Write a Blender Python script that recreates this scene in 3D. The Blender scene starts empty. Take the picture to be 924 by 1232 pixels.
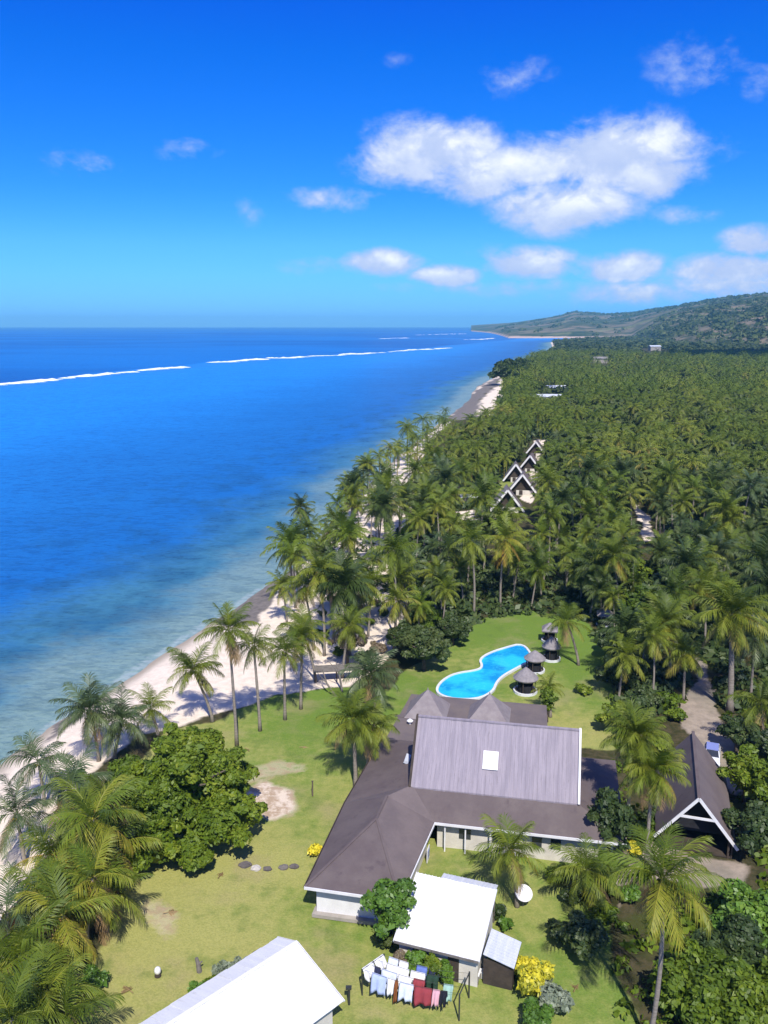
import bpy, math, random
import numpy as np
from mathutils import Vector, Matrix

sc = bpy.context.scene
R = math.radians
# ------------------------------------------------------------------ camera
PITCH, FPX, CAMH = R(12.4), 1025.0, 48.0
cam_d = bpy.data.cameras.new("camera")
cam = bpy.data.objects.new("camera", cam_d)
sc.collection.objects.link(cam)
cam.location = (0, 0, CAMH)
cam.rotation_euler = (math.pi / 2 - PITCH, 0, 0)
cam_d.sensor_fit = 'VERTICAL'
cam_d.sensor_height = 24.0
cam_d.lens = 24.0 * FPX / 1232.0
cam_d.clip_start = 0.5
cam_d.clip_end = 80000
sc.camera = cam
# ------------------------------------------------------------------ exposure
sc.view_settings.view_transform = 'Standard'
sc.view_settings.look = 'None'
sc.view_settings.exposure = 0.55
sc.view_settings.gamma = 1.0
sc.cycles.max_bounces = 6
sc.cycles.diffuse_bounces = 2
sc.cycles.glossy_bounces = 2
sc.cycles.transmission_bounces = 2
sc.cycles.volume_bounces = 0
sc.cycles.use_denoising = True

CP, SP = math.cos(PITCH), math.sin(PITCH)


def G(u, v, z=0.0):
    """point of the photograph -> place on the level z"""
    a = (u - 462) / FPX
    b = (v - 616) / FPX
    Z = (CAMH - z) / (SP + CP * b)
    return Vector((a * Z, (CP - SP * b) * Z, z))


def at(u, v, Y):
    a = (u - 462) / FPX
    b = (v - 616) / FPX
    Z = Y / (CP - SP * b)
    return Vector((a * Z, Y, CAMH - (SP + CP * b) * Z))


def proj(X, Y, z=0.0):
    h = CAMH - z
    Z = Y * CP + h * SP
    return 462 + FPX * X / Z, 616 + FPX * (h * CP - Y * SP) / Z, FPX / Z


# ------------------------------------------------------------------ node helpers
def nd(nt, t, **kw):
    n = nt.nodes.new(t)
    for k, v in kw.items():
        if k == 'inp':
            for i, val in v.items():
                n.inputs[i].default_value = val
        else:
            setattr(n, k, v)
    return n


def math_n(nt, op, a, b=None, clamp=False):
    n = nt.nodes.new('ShaderNodeMath')
    n.operation = op
    n.use_clamp = clamp
    for i, x in enumerate((a, b)):
        if x is None:
            continue
        if isinstance(x, (int, float)):
            n.inputs[i].default_value = x
        else:
            nt.links.new(x, n.inputs[i])
    return n.outputs[0]


def mix_c(nt, fac, a, b, mode='MIX'):
    n = nt.nodes.new('ShaderNodeMix')
    n.data_type = 'RGBA'
    n.blend_type = mode
    for idx, x in ((0, fac), (6, a), (7, b)):
        if isinstance(x, (int, float)):
            n.inputs[idx].default_value = x
        elif isinstance(x, (tuple, list)):
            n.inputs[idx].default_value = (x[0], x[1], x[2], 1)
        else:
            nt.links.new(x, n.inputs[idx])
    return n.outputs[2]


def smooth(nt, x, lo, hi, a=0.0, b=1.0):
    n = nt.nodes.new('ShaderNodeMapRange')
    n.interpolation_type = 'SMOOTHSTEP'
    nt.links.new(x, n.inputs[0])
    n.inputs[1].default_value = lo
    n.inputs[2].default_value = hi
    n.inputs[3].default_value = a
    n.inputs[4].default_value = b
    return n.outputs[0]


def noise(nt, vec, scale, detail=4, rough=0.55, dist=0.0):
    n = nt.nodes.new('ShaderNodeTexNoise')
    n.inputs['Scale'].default_value = scale
    n.inputs['Detail'].default_value = detail
    n.inputs['Roughness'].default_value = rough
    n.inputs['Distortion'].default_value = dist
    if vec is not None:
        nt.links.new(vec, n.inputs['Vector'])
    return n.outputs['Fac']


# ------------------------------------------------------------------ world
SUN_EL, SUN_AZ = R(51.5), R(172.0)      # azimuth clockwise from +Y
w = bpy.data.worlds.new("World")
sc.world = w
w.use_nodes = True
nt = w.node_tree
nt.nodes.clear()
sky = nd(nt, 'ShaderNodeTexSky', sky_type='NISHITA')
sky.sun_disc = False
sky.sun_elevation = SUN_EL
sky.sun_rotation = SUN_AZ
sky.altitude = 0
sky.air_density = 1.0
sky.dust_density = 0.25
sky.ozone_density = 4.0
hs = nd(nt, 'ShaderNodeHueSaturation', inp={'Saturation': 1.32, 'Value': 1.0})
nt.links.new(sky.outputs[0], hs.inputs['Color'])
skyc = mix_c(nt, 1.0, hs.outputs[0], (0.62, 0.98, 1.34), 'MULTIPLY')
geo = nd(nt, 'ShaderNodeTexCoord')
sep = nd(nt, 'ShaderNodeSeparateXYZ')
nt.links.new(geo.outputs['Generated'], sep.inputs[0])
az = math_n(nt, 'ARCTAN2', sep.outputs[0], sep.outputs[1])
el = math_n(nt, 'ARCSINE', sep.outputs[2])
# the sky deepens evenly with height, all round
rmp = nd(nt, 'ShaderNodeValToRGB')
rmp.color_ramp.interpolation = 'LINEAR'
SKR = [(-5, (.40, .68, 1.4)), (0.6, (.38, .68, 1.38)), (5, (.45, .75, 1.03)), (8.3, (.27, .67, 1.0)), (16, (.055, .60, 1.05)), (21.5, (.04, .46, 1.16)), (50, (.10, .45, 1.1)), (90, (.14, .46, 1.0))]
for k_, (deg, c_) in enumerate(SKR):
    e_ = rmp.color_ramp.elements[k_] if k_ < 2 else rmp.color_ramp.elements.new((deg + 10) / 100)
    e_.position = (deg + 10) / 100
    e_.color = (c_[0] / 1.2, c_[1] / 1.2, c_[2] / 1.2, 1)
nt.links.new(math_n(nt, 'ADD', math_n(nt, 'MULTIPLY', el, 180 / math.pi / 100), 0.10), rmp.inputs[0])
skyc = mix_c(nt, 1.0, mix_c(nt, 1.0, skyc, (1.2, 1.2, 1.2), 'MULTIPLY'), rmp.outputs[0], 'MULTIPLY')
ae = nd(nt, 'ShaderNodeCombineXYZ')
nt.links.new(az, ae.inputs[0])
nt.links.new(el, ae.inputs[1])


def sky_dir(u, v):
    a = (u - 462) / FPX
    b = (v - 616) / FPX
    d = Vector((a, CP - SP * b, -(SP + CP * b))).normalized()
    return math.atan2(d.x, d.y), math.asin(d.z)


CLOUDS = [  # centre, radii (as seen), weight
    (735, 184, 108, 42, .98), (640, 202, 112, 28, .80), (520, 182, 82, 40, .92), (465, 200, 55, 26, .62), (788, 210, 64, 26, .85),
    (680, 248, 82, 32, 1.0), (575, 212, 80, 30, .80),
    (405, 240, 66, 17, .52), (825, 257, 50, 15, .45), (460, 316, 52, 17, .90), (538, 331, 46, 14, .95), (635, 318, 58, 20, .92),
    (745, 322, 56, 20, .86), (905, 292, 36, 20, .95), (890, 322, 90, 23, .82), (372, 318, 55, 15, .44), (580, 305, 46, 16, .5),
    (760, 352, 150, 18, .60), (640, 346, 130, 15, .52), (880, 342, 110, 22, .62), (520, 345, 110, 10, .40), (845, 75, 74, 38, .39), (103, 197, 50, 20, .47), (226, 180, 46, 18, .45),
    (296, 255, 26, 22, .50), (622, 92, 64, 28, .37), (915, 92, 40, 30, .36), (480, 72, 30, 14, .30), (860, 345, 90, 15, .62),
    # the same trade-wind cumulus goes on round the horizon outside the frame
    (1150, 300, 120, 26, .8), (1330, 240, 160, 40, .9), (-320, 320, 110, 20, .7), (-700, 250, 190, 40, .85), (1900, 250, 260, 60, .9)]
acc = accU = None
for (u, v, ru, rv, wt) in CLOUDS:
    for shift in (0.0, 0.42):
        a0, e0 = sky_dir(u, v - shift * rv)
        sub = nd(nt, 'ShaderNodeVectorMath', operation='SUBTRACT')
        nt.links.new(ae.outputs[0], sub.inputs[0])
        sub.inputs[1].default_value = (a0, e0, 0)
        mul = nd(nt, 'ShaderNodeVectorMath', operation='MULTIPLY')
        nt.links.new(sub.outputs[0], mul.inputs[0])
        mul.inputs[1].default_value = (FPX / ru / 1.12, FPX / rv / 1.12, 0)
        ln = nd(nt, 'ShaderNodeVectorMath', operation='LENGTH')
        nt.links.new(mul.outputs[0], ln.inputs[0])
        t = smooth(nt, ln.outputs['Value'], 1.55, 0.0, 0.0, wt)
        if shift == 0:
            acc = t if acc is None else math_n(nt, 'MAXIMUM', acc, t)
        else:
            accU = t if accU is None else math_n(nt, 'MAXIMUM', accU, t)
tops = smooth(nt, math_n(nt, 'SUBTRACT', accU, acc), -0.30, 0.08, .38, 1.0)
# unseen scattered cumulus overhead and behind, added as neutral fill light
nv = nd(nt, 'ShaderNodeVectorMath', operation='MULTIPLY')
nt.links.new(geo.outputs['Generated'], nv.inputs[0])
nv.inputs[1].default_value = (1, 1, 1.4)
ovh = smooth(nt, noise(nt, nv.outputs[0], 3.2, 3, .5), .46, .64, 0, .95)
ovh = math_n(nt, 'MULTIPLY', ovh, smooth(nt, math_n(nt, 'ADD', el, math_n(nt, 'MULTIPLY', math_n(nt, 'GREATER_THAN', math_n(nt, 'ABSOLUTE', az), .75), .45)), R(25), R(34)))
acc = math_n(nt, 'MAXIMUM', acc, ovh)
sv = nd(nt, 'ShaderNodeVectorMath', operation='MULTIPLY')
nt.links.new(ae.outputs[0], sv.inputs[0])
sv.inputs[1].default_value = (1.0, 1.45, 1.0)
n1 = noise(nt, sv.outputs[0], 12.0, 10, 0.58, 0.35)
up = nd(nt, 'ShaderNodeVectorMath', operation='ADD')
nt.links.new(sv.outputs[0], up.inputs[0])
up.inputs[1].default_value = (0.004, 0.016, 0)
n1u = noise(nt, up.outputs[0], 15.0, 10, 0.58, 0.35)
n2 = noise(nt, sv.outputs[0], 60.0, 6, 0.62, 0.2)
nn = math_n(nt, 'ADD', math_n(nt, 'MULTIPLY', math_n(nt, 'SUBTRACT', n1, 0.5), 2.6),
            math_n(nt, 'MULTIPLY', math_n(nt, 'SUBTRACT', n2, 0.5), 0.8))
dens = math_n(nt, 'ADD', acc, math_n(nt, 'MULTIPLY', nn, math_n(nt, 'ADD', math_n(nt, 'MULTIPLY', acc, math_n(nt, 'SUBTRACT', 1.25, math_n(nt, 'MULTIPLY', acc, .75))), 0.08)))
alpha = math_n(nt, 'MULTIPLY', smooth(nt, dens, 0.24, 0.72, 0, .96), smooth(nt, acc, .03, .26))
lit = smooth(nt, math_n(nt, 'SUBTRACT', n1, n1u), -0.10, 0.11)
core = math_n(nt, 'MULTIPLY', smooth(nt, dens, 0.42, 1.12), math_n(nt, 'MULTIPLY', tops, math_n(nt, 'ADD', math_n(nt, 'MULTIPLY', lit, .8), .34)), True)
ccol = mix_c(nt, core, (4.0, 5.0, 7.6), (8.5, 8.8, 9.2))
skyc = mix_c(nt, alpha, skyc, ccol)
bg = nd(nt, 'ShaderNodeBackground', inp={'Strength': 0.085})
nt.links.new(skyc, bg.inputs['Color'])
wo = nd(nt, 'ShaderNodeOutputWorld')
nt.links.new(bg.outputs[0], wo.inputs['Surface'])

# ------------------------------------------------------------------ sun
sd = bpy.data.lights.new("sun", 'SUN')
sd.energy = 4.2
sd.angle = R(0.53)
sd.color = (1.0, 0.955, 0.87)
sun = bpy.data.objects.new("sun", sd)
sc.collection.objects.link(sun)
S = Vector((math.sin(SUN_AZ) * math.cos(SUN_EL), math.cos(SUN_AZ) * math.cos(SUN_EL), math.sin(SUN_EL)))
sun.rotation_euler = S.to_track_quat('Z', 'Y').to_euler()
sun.location = S * 300

# ------------------------------------------------------------------ object helpers
COL = sc.collection
rng = random.Random(7)
nrg = np.random.default_rng(11)


class MB:
    """collects faces for one mesh"""

    def __init__(self):
        self.v, self.f, self.t = [], [], []

    def add(self, verts, faces, tint=0.5):
        o = len(self.v)
        self.v.extend([tuple(x) for x in verts])
        self.f.extend([tuple(i + o for i in f) for f in faces])
        self.t.extend([tint] * len(verts))
        return self

    def box(self, c, s, rz=0.0, M=None):
        hx, hy, hz = s[0] / 2, s[1] / 2, s[2] / 2
        vs = [Vector((x, y, z)) for x in (-hx, hx) for y in (-hy, hy) for z in (-hz, hz)]
        m = Matrix.Translation(Vector(c)) @ (M if M is not None else Matrix.Rotation(rz, 4, 'Z'))
        return self.add([m @ q for q in vs], [(0, 1, 3, 2), (4, 6, 7, 5), (0, 4, 5, 1), (2, 3, 7, 6), (0, 2, 6, 4), (1, 5, 7, 3)])

    def beam(self, a, b, wd, ht):
        a, b = Vector(a), Vector(b)
        d = b - a
        L = d.length
        q = d.to_track_quat('X', 'Z').to_matrix().to_4x4()
        return self.box((a + b) / 2, (L, wd, ht), M=q)

    def tube(self, pts, rad, n=8, caps=True):
        o = []
        pts = [Vector(p) for p in pts]
        for i, p in enumerate(pts):
            d = (pts[min(i + 1, len(pts) - 1)] - pts[max(i - 1, 0)]).normalized()
            s = d.cross(Vector((0, 1, 0.02)))
            if s.length < 0.1:
                s = d.cross(Vector((1, 0, 0)))
            s.normalize()
            t = d.cross(s)
            r = rad[i] if isinstance(rad, (list, tuple)) else rad
            o += [p + s * (r * math.cos(2 * math.pi * k / n)) + t * (r * math.sin(2 * math.pi * k / n)) for k in range(n)]
        fs = []
        for i in range(len(pts) - 1):
            for k in range(n):
                fs.append((i * n + k, i * n + (k + 1) % n, (i + 1) * n + (k + 1) % n, (i + 1) * n + k))
        if caps:
            fs.append(tuple(range(n))[::-1])
            fs.append(tuple((len(pts) - 1) * n + k for k in range(n)))
        return self.add(o, fs)

    def prism(self, pts, z0, z1):
        n = len(pts)
        vs = [(p[0], p[1], z0) for p in pts] + [(p[0], p[1], z1) for p in pts]
        fs = [tuple(range(n))[::-1], tuple(range(n, 2 * n))]
        fs += [(i, (i + 1) % n, n + (i + 1) % n, n + i) for i in range(n)]
        return self.add(vs, fs)

    def slab(self, pts, th):
        """a polygon in space (roof plane) given thickness downward"""
        pts = [Vector(p) for p in pts]
        n = len(pts)
        vs = pts + [p - Vector((0, 0, th)) for p in pts]
        fs = [tuple(range(n)), tuple(range(n, 2 * n))[::-1]]
        fs += [(i, n + i, n + (i + 1) % n, (i + 1) % n) for i in range(n)]
        return self.add(vs, fs)

    def cone(self, c, r, h, n=16, r2=0.02, z0=None):
        c = Vector(c)
        vs, fs = [], []
        for (rr, z) in ((r, 0), (r2, h)):
            vs += [c + Vector((rr * math.cos(2 * math.pi * k / n), rr * math.sin(2 * math.pi * k / n), z)) for k in range(n)]
        fs = [(k, (k + 1) % n, n + (k + 1) % n, n + k) for k in range(n)]
        fs += [tuple(range(n))[::-1], tuple(range(n, 2 * n))]
        return self.add(vs, fs)

    def mesh(self, name, mat, smooth_sh=False):
        me = bpy.data.meshes.new(name)
        me.from_pydata(self.v, [], self.f)
        if mat is not None:
            me.materials.append(mat)
        at_ = me.attributes.new('tint', 'FLOAT', 'POINT')
        at_.data.foreach_set('value', np.array(self.t, dtype=np.float32))
        if smooth_sh:
            me.polygons.foreach_set('use_smooth', [True] * len(me.polygons))
        me.update()
        return me

    def obj(self, name, mat, parent=None, smooth_sh=False):
        return link(name, self.mesh(name, mat, smooth_sh), parent)


def link(name, me, parent=None, loc=(0, 0, 0), rot=None, scale=None):
    o = bpy.data.objects.new(name, me)
    COL.objects.link(o)
    o.location = loc
    if rot is not None:
        o.rotation_euler = rot
    if scale is not None:
        o.scale = scale if not isinstance(scale, (int, float)) else (scale,) * 3
    if parent is not None:
        o.parent = parent
    return o


def thing(name, label, cat, loc=(0, 0, 0), rz=0.0, group=None):
    o = bpy.data.objects.new(name, None)
    COL.objects.link(o)
    o.empty_display_size = 0.3
    o.location = loc
    o.rotation_euler = (0, 0, rz)
    return tag(o, label, cat, group)


def tag(o, label, cat, group=None):
    o['label'] = label
    o['category'] = cat
    if group:
        o['group'] = group
    return o


def setting(o, kind='structure', label=None):
    o['kind'] = kind
    if label:
        o['label'] = label
    return o


def mesh_np(name, verts, faces, mat, attrs=None, smooth_sh=False):
    """verts (n,3), faces (m,3) or (m,4)"""
    me = bpy.data.meshes.new(name)
    n, m, k = len(verts), len(faces), faces.shape[1]
    me.vertices.add(n)
    me.vertices.foreach_set('co', np.ascontiguousarray(verts, dtype=np.float32).ravel())
    me.loops.add(m * k)
    me.loops.foreach_set('vertex_index', np.ascontiguousarray(faces, dtype=np.int32).ravel())
    me.polygons.add(m)
    me.polygons.foreach_set('loop_start', np.arange(0, m * k, k, dtype=np.int32))
    me.polygons.foreach_set('loop_total', np.full(m, k, dtype=np.int32))
    if smooth_sh:
        me.polygons.foreach_set('use_smooth', np.ones(m, dtype=bool))
    me.materials.append(mat)
    for a, val in (attrs or {}).items():
        x = me.attributes.new(a, 'FLOAT', 'POINT')
        x.data.foreach_set('value', np.ascontiguousarray(val, dtype=np.float32))
    me.update(calc_edges=True)
    me.validate()
    return me


# ------------------------------------------------------------------ numpy noise
_tab = np.random.default_rng(3).random((256, 256))


def vnoise(x, y):
    xi, yi = np.floor(x).astype(int), np.floor(y).astype(int)
    fx, fy = x - xi, y - yi
    fx, fy = fx * fx * (3 - 2 * fx), fy * fy * (3 - 2 * fy)
    a, b = _tab[xi % 256, yi % 256], _tab[(xi + 1) % 256, yi % 256]
    c, d = _tab[xi % 256, (yi + 1) % 256], _tab[(xi + 1) % 256, (yi + 1) % 256]
    return (a * (1 - fx) + b * fx) * (1 - fy) + (c * (1 - fx) + d * fx) * fy


def fbm(x, y, sc_, oct_=4):
    s, amp, tot = 0.0, 1.0, 0.0
    for i in range(oct_):
        s = s + amp * vnoise(x / sc_ + 17.3 * i, y / sc_ + 9.1 * i)
        tot += amp
        amp *= 0.5
        sc_ /= 2.03
    return s / tot - 0.5


def sstep(x, a, b):
    t = np.clip((x - a) / (b - a), 0, 1)
    return t * t * (3 - 2 * t)


def poly_sd(px, py, poly):
    """signed distance, positive inside"""
    d = np.full(px.shape, 1e9)
    ins = np.zeros(px.shape, dtype=bool)
    n = len(poly)
    for i in range(n):
        x0, y0 = poly[i][0], poly[i][1]
        x1, y1 = poly[(i + 1) % n][0], poly[(i + 1) % n][1]
        ex, ey = x1 - x0, y1 - y0
        t = np.clip(((px - x0) * ex + (py - y0) * ey) / (ex * ex + ey * ey + 1e-9), 0, 1)
        d = np.minimum(d, np.hypot(px - x0 - t * ex, py - y0 - t * ey))
        c = ((y0 > py) != (y1 > py)) & (px < (x1 - x0) * (py - y0) / (y1 - y0 + 1e-12) + x0)
        ins ^= c
    return np.where(ins, d, -d)


def gp(*pix, z=0.0):
    return [G(u, v, z) for u, v in pix]


def inside(x, y, poly, grow=0.0):
    return poly_sd(np.array([x]), np.array([y]), poly)[0] > -grow


# ------------------------------------------------------------------ materials
def new_mat(name):
    m = bpy.data.materials.new(name)
    m.use_nodes = True
    t = m.node_tree
    t.nodes.clear()
    out = nd(t, 'ShaderNodeOutputMaterial')
    return m, t, out


def pbsdf(t, out, col, rough=0.8, spec=0.3, bump=None, bstr=0.3, bdist=0.05, metallic=0.0):
    b = nd(t, 'ShaderNodeBsdfPrincipled')
    if isinstance(col, (tuple, list)):
        b.inputs['Base Color'].default_value = (*col[:3], 1)
    else:
        t.links.new(col, b.inputs['Base Color'])
    if isinstance(rough, (int, float)):
        b.inputs['Roughness'].default_value = rough
    else:
        t.links.new(rough, b.inputs['Roughness'])
    b.inputs['Specular IOR Level'].default_value = spec
    b.inputs['Metallic'].default_value = metallic
    if bump is not None:
        bn = nd(t, 'ShaderNodeBump', inp={'Strength': bstr, 'Distance': bdist})
        t.links.new(bump, bn.inputs['Height'])
        t.links.new(bn.outputs[0], b.inputs['Normal'])
    if out is not None:
        t.links.new(b.outputs[0], out.inputs['Surface'])
    return b


def worn(name, c1, c2, scale=1.0, rough=0.8, spec=0.25, stretch=None, bstr=0.25, c3=None):
    """weathered surface: two or three tones broken by noise in object space"""
    m, t, out = new_mat(name)
    tc = nd(t, 'ShaderNodeTexCoord')
    vec = tc.outputs['Object']
    if stretch:
        mp = nd(t, 'ShaderNodeMapping')
        mp.inputs['Scale'].default_value = stretch
        t.links.new(vec, mp.inputs['Vector'])
        vec = mp.outputs[0]
    n1 = noise(t, vec, scale, 6, 0.62)
    n2 = noise(t, tc.outputs['Object'], scale * 9, 3, 0.6)
    c = mix_c(t, smooth(t, n1, 0.33, 0.67), c1, c2)
    if c3:
        c = mix_c(t, smooth(t, noise(t, vec, scale * 2.7, 5, 0.65), 0.55, 0.75), c, c3)
    c = mix_c(t, math_n(t, 'MULTIPLY', n2, 0.45), c, mix_c(t, 1.0, c, (0.62, 0.62, 0.62), 'MULTIPLY'))
    pbsdf(t, out, c, rough, spec, n2, bstr, 0.02)
    return m


def leaf_mat(name, stops, trans=0.18, rough=0.5, spec=0.35):
    """stops: colours picked by frond/leaf tint plus the object's own variation"""
    m, t, out = new_mat(name)
    a = nd(t, 'ShaderNodeAttribute', attribute_name='tint')
    oi = nd(t, 'ShaderNodeObjectInfo')
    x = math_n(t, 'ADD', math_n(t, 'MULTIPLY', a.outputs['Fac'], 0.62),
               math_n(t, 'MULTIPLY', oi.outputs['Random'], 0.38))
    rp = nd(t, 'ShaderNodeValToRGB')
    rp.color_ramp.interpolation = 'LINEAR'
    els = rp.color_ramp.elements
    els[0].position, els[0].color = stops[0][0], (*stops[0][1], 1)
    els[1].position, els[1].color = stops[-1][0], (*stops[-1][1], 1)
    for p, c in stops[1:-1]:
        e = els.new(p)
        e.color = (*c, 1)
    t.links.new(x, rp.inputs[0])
    gm = nd(t, 'ShaderNodeNewGeometry')
    n = noise(t, gm.outputs['Position'], 1.3, 3, 0.6)
    c = mix_c(t, 1.0, rp.outputs[0], mix_c(t, n, (0.7, 0.72, 0.65), (1.3, 1.25, 1.3)), 'MULTIPLY')
    b = pbsdf(t, None, c, rough, spec)
    tr = nd(t, 'ShaderNodeBsdfTranslucent')
    t.links.new(mix_c(t, 1.0, c, (1.2, 1.3, 0.6), 'MULTIPLY'), tr.inputs[0])
    mx = nd(t, 'ShaderNodeMixShader', inp={0: trans})
    t.links.new(b.outputs[0], mx.inputs[1])
    t.links.new(tr.outputs[0], mx.inputs[2])
    t.links.new(mx.outputs[0], out.inputs['Surface'])
    return m


M = {}
M['palm'] = leaf_mat('palm_leaf', [(0.0, (0.034, 0.060, 0.008)), (0.30, (0.072, 0.112, 0.010)), (0.60, (0.128, 0.165, 0.014)),
                                   (0.86, (0.19, 0.215, 0.026)), (1.0, (0.26, 0.205, 0.05))], 0.16, 0.5, 0.22)
M['palm_grey'] = leaf_mat('palm_leaf_grey', [(0.0, (0.036, 0.066, 0.022)), (0.5, (0.070, 0.108, 0.036)), (1.0, (0.135, 0.165, 0.055))], 0.15, 0.45, 0.35)
M['palm_dark'] = leaf_mat('palm_leaf_dark', [(0.0, (0.020, 0.038, 0.010)), (0.4, (0.042, 0.070, 0.014)), (0.8, (0.082, 0.112, 0.022)), (1.0, (0.16, 0.15, 0.045))], 0.12, 0.5, 0.25)
M['palm_gold'] = leaf_mat('palm_leaf_yellow', [(0.0, (0.060, 0.108, 0.010)), (0.45, (0.122, 0.175, 0.015)), (0.82, (0.255, 0.245, 0.026)), (1.0, (0.34, 0.19, 0.04))], 0.18, 0.5, 0.25)
M['palm_dead'] = leaf_mat('palm_leaf_dry', [(0.0, (0.20, 0.12, 0.05)), (1.0, (0.34, 0.24, 0.12))], 0.15, 0.7, 0.2)
M['broad'] = leaf_mat('broad_leaf', [(0.0, (0.034, 0.064, 0.008)), (0.4, (0.078, 0.128, 0.010)), (0.75, (0.140, 0.195, 0.014)), (1.0, (0.22, 0.25, 0.025))], 0.16, 0.5, 0.25)
M['broad_dark'] = leaf_mat('broad_leaf_dark', [(0.0, (0.022, 0.042, 0.012)), (0.5, (0.045, 0.075, 0.018)), (1.0, (0.095, 0.12, 0.03))], 0.15, 0.5, 0.35)
M['broad_light'] = leaf_mat('broad_leaf_light', [(0.0, (0.05, 0.11, 0.015)), (0.5, (0.10, 0.20, 0.02)), (1.0, (0.20, 0.30, 0.04))], 0.22, 0.45, 0.4)
M['far_leaf'] = leaf_mat('far_leaf', [(0.0, (0.030, 0.050, 0.014)), (0.5, (0.072, 0.094, 0.018)), (1.0, (0.145, 0.150, 0.030))], 0.1, 0.6, 0.25)
M['yellow_leaf'] = leaf_mat('croton_leaf', [(0.0, (0.16, 0.20, 0.02)), (0.4, (0.50, 0.46, 0.03)), (0.8, (0.78, 0.66, 0.04)), (1.0, (0.55, 0.30, 0.04))], 0.2)
M['grey_leaf'] = leaf_mat('grey_green_leaf', [(0.0, (0.09, 0.12, 0.07)), (0.6, (0.22, 0.26, 0.18)), (1.0, (0.38, 0.40, 0.30))], 0.15)
M['purple_leaf'] = leaf_mat('purplish_leaf', [(0.0, (0.09, 0.07, 0.05)), (0.5, (0.17, 0.13, 0.09)), (1.0, (0.24, 0.21, 0.10))], 0.15)
M['trunk'] = worn('palm_trunk', (0.30, 0.26, 0.215), (0.21, 0.18, 0.145), 1.5, 0.9, 0.1, (1, 1, 6))
M['bark'] = worn('bark', (0.16, 0.125, 0.095), (0.09, 0.072, 0.058), 2.0, 0.9, 0.1)
M['brown_roof'] = worn('brown_roof', (0.110, 0.085, 0.083), (0.138, 0.110, 0.103), 0.35, 0.75, 0.3, None, 0.3, (0.09, 0.068, 0.07))
M['brown_roof_b'] = worn('brown_roof_pale', (0.135, 0.108, 0.105), (0.165, 0.132, 0.125), 0.45, 0.75, 0.3, None, 0.3)  # paler copy of the brown, mostly on right-hand slopes
M['grey_roof'] = worn('grey_shake_roof', (0.255, 0.225, 0.255), (0.325, 0.285, 0.315), 0.9, 0.85, 0.2, (3.2, 0.28, 0.28), 0.35, (0.215, 0.185, 0.20))
M['deck_roof'] = worn('terrace_roof', (0.135, 0.112, 0.112), (0.165, 0.135, 0.125), 0.4, 0.85, 0.2)
M['turret'] = worn('turret_roof', (0.215, 0.185, 0.19), (0.265, 0.235, 0.235), 1.2, 0.85, 0.2)
M['white'] = worn('white_paint', (0.78, 0.77, 0.76), (0.70, 0.69, 0.68), 1.0, 0.6, 0.3, None, 0.08)
M['cream'] = worn('cream_wall', (0.66, 0.62, 0.54), (0.56, 0.52, 0.45), 0.8, 0.8, 0.2)
M['white_iron'] = worn('white_painted_iron', (0.80, 0.80, 0.80), (0.74, 0.74, 0.735), 0.6, 0.5, 0.4, (4, 0.4, 0.4), 0.06, (0.66, 0.645, 0.62))
M['pale_iron'] = worn('pale_iron', (0.50, 0.53, 0.60), (0.60, 0.62, 0.66), 0.8, 0.45, 0.45, (4, 0.5, 0.5), 0.08)
M['dark'] = worn('inside_shade', (0.020, 0.020, 0.024), (0.03, 0.03, 0.033), 1.0, 0.9, 0.1)  # near-black for inside shade painted onto stand-in surfaces
M['window'] = worn('window_glass', (0.03, 0.035, 0.045), (0.05, 0.055, 0.065), 0.6, 0.12, 0.6, None, 0.0)
M['timber'] = worn('dark_timber', (0.075, 0.058, 0.045), (0.05, 0.04, 0.033), 2.0, 0.85, 0.15)
M['grey_timber'] = worn('grey_timber', (0.20, 0.18, 0.16), (0.14, 0.125, 0.11), 2.0, 0.9, 0.1)
M['thatch'] = worn('grey_thatch', (0.22, 0.20, 0.205), (0.29, 0.265, 0.265), 2.2, 0.95, 0.05, None, 0.6)
M['concrete'] = worn('concrete', (0.40, 0.36, 0.32), (0.31, 0.28, 0.25), 0.7, 0.9, 0.1)
M['coping'] = worn('pool_coping', (0.72, 0.73, 0.73), (0.62, 0.63, 0.64), 1.4, 0.6, 0.3)
M['rock'] = worn('rock', (0.15, 0.13, 0.125), (0.095, 0.085, 0.08), 1.2, 0.95, 0.1, None, 0.6)
M['pale_rock'] = worn('pale_rock', (0.55, 0.51, 0.46), (0.42, 0.39, 0.35), 1.5, 0.95, 0.1, None, 0.5)
M['metal'] = worn('dark_metal', (0.045, 0.05, 0.045), (0.03, 0.033, 0.03), 3.0, 0.5, 0.4)
M['car_white'] = worn('car_white', (0.76, 0.77, 0.78), (0.72, 0.73, 0.745), 0.6, 0.25, 0.5, None, 0.0)
M['car_blue'] = worn('car_blue', (0.21, 0.25, 0.52), (0.25, 0.29, 0.56), 0.6, 0.25, 0.5, None, 0.0)
M['tyre'] = worn('tyre_rubber', (0.02, 0.02, 0.02), (0.03, 0.03, 0.03), 2.0, 0.9, 0.1)
M['lamp'] = worn('lamp_glass', (0.7, 0.72, 0.75), (0.6, 0.62, 0.65), 2.0, 0.15, 0.6, None, 0.0)
M['surf'] = worn('surf', (0.80, 0.83, 0.85), (0.70, 0.76, 0.80), 0.05, 0.9, 0.1)
M['cloud'] = worn('cloud_white', (0.85, 0.85, 0.86), (0.8, 0.8, 0.82), 0.004, 1.0, 0.0, None, 0.0)


def cloth_mat(name, c):
    return worn('cloth_' + name, c, tuple(x * 0.86 for x in c), 2.5, 0.95, 0.05, None, 0.1)


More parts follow.
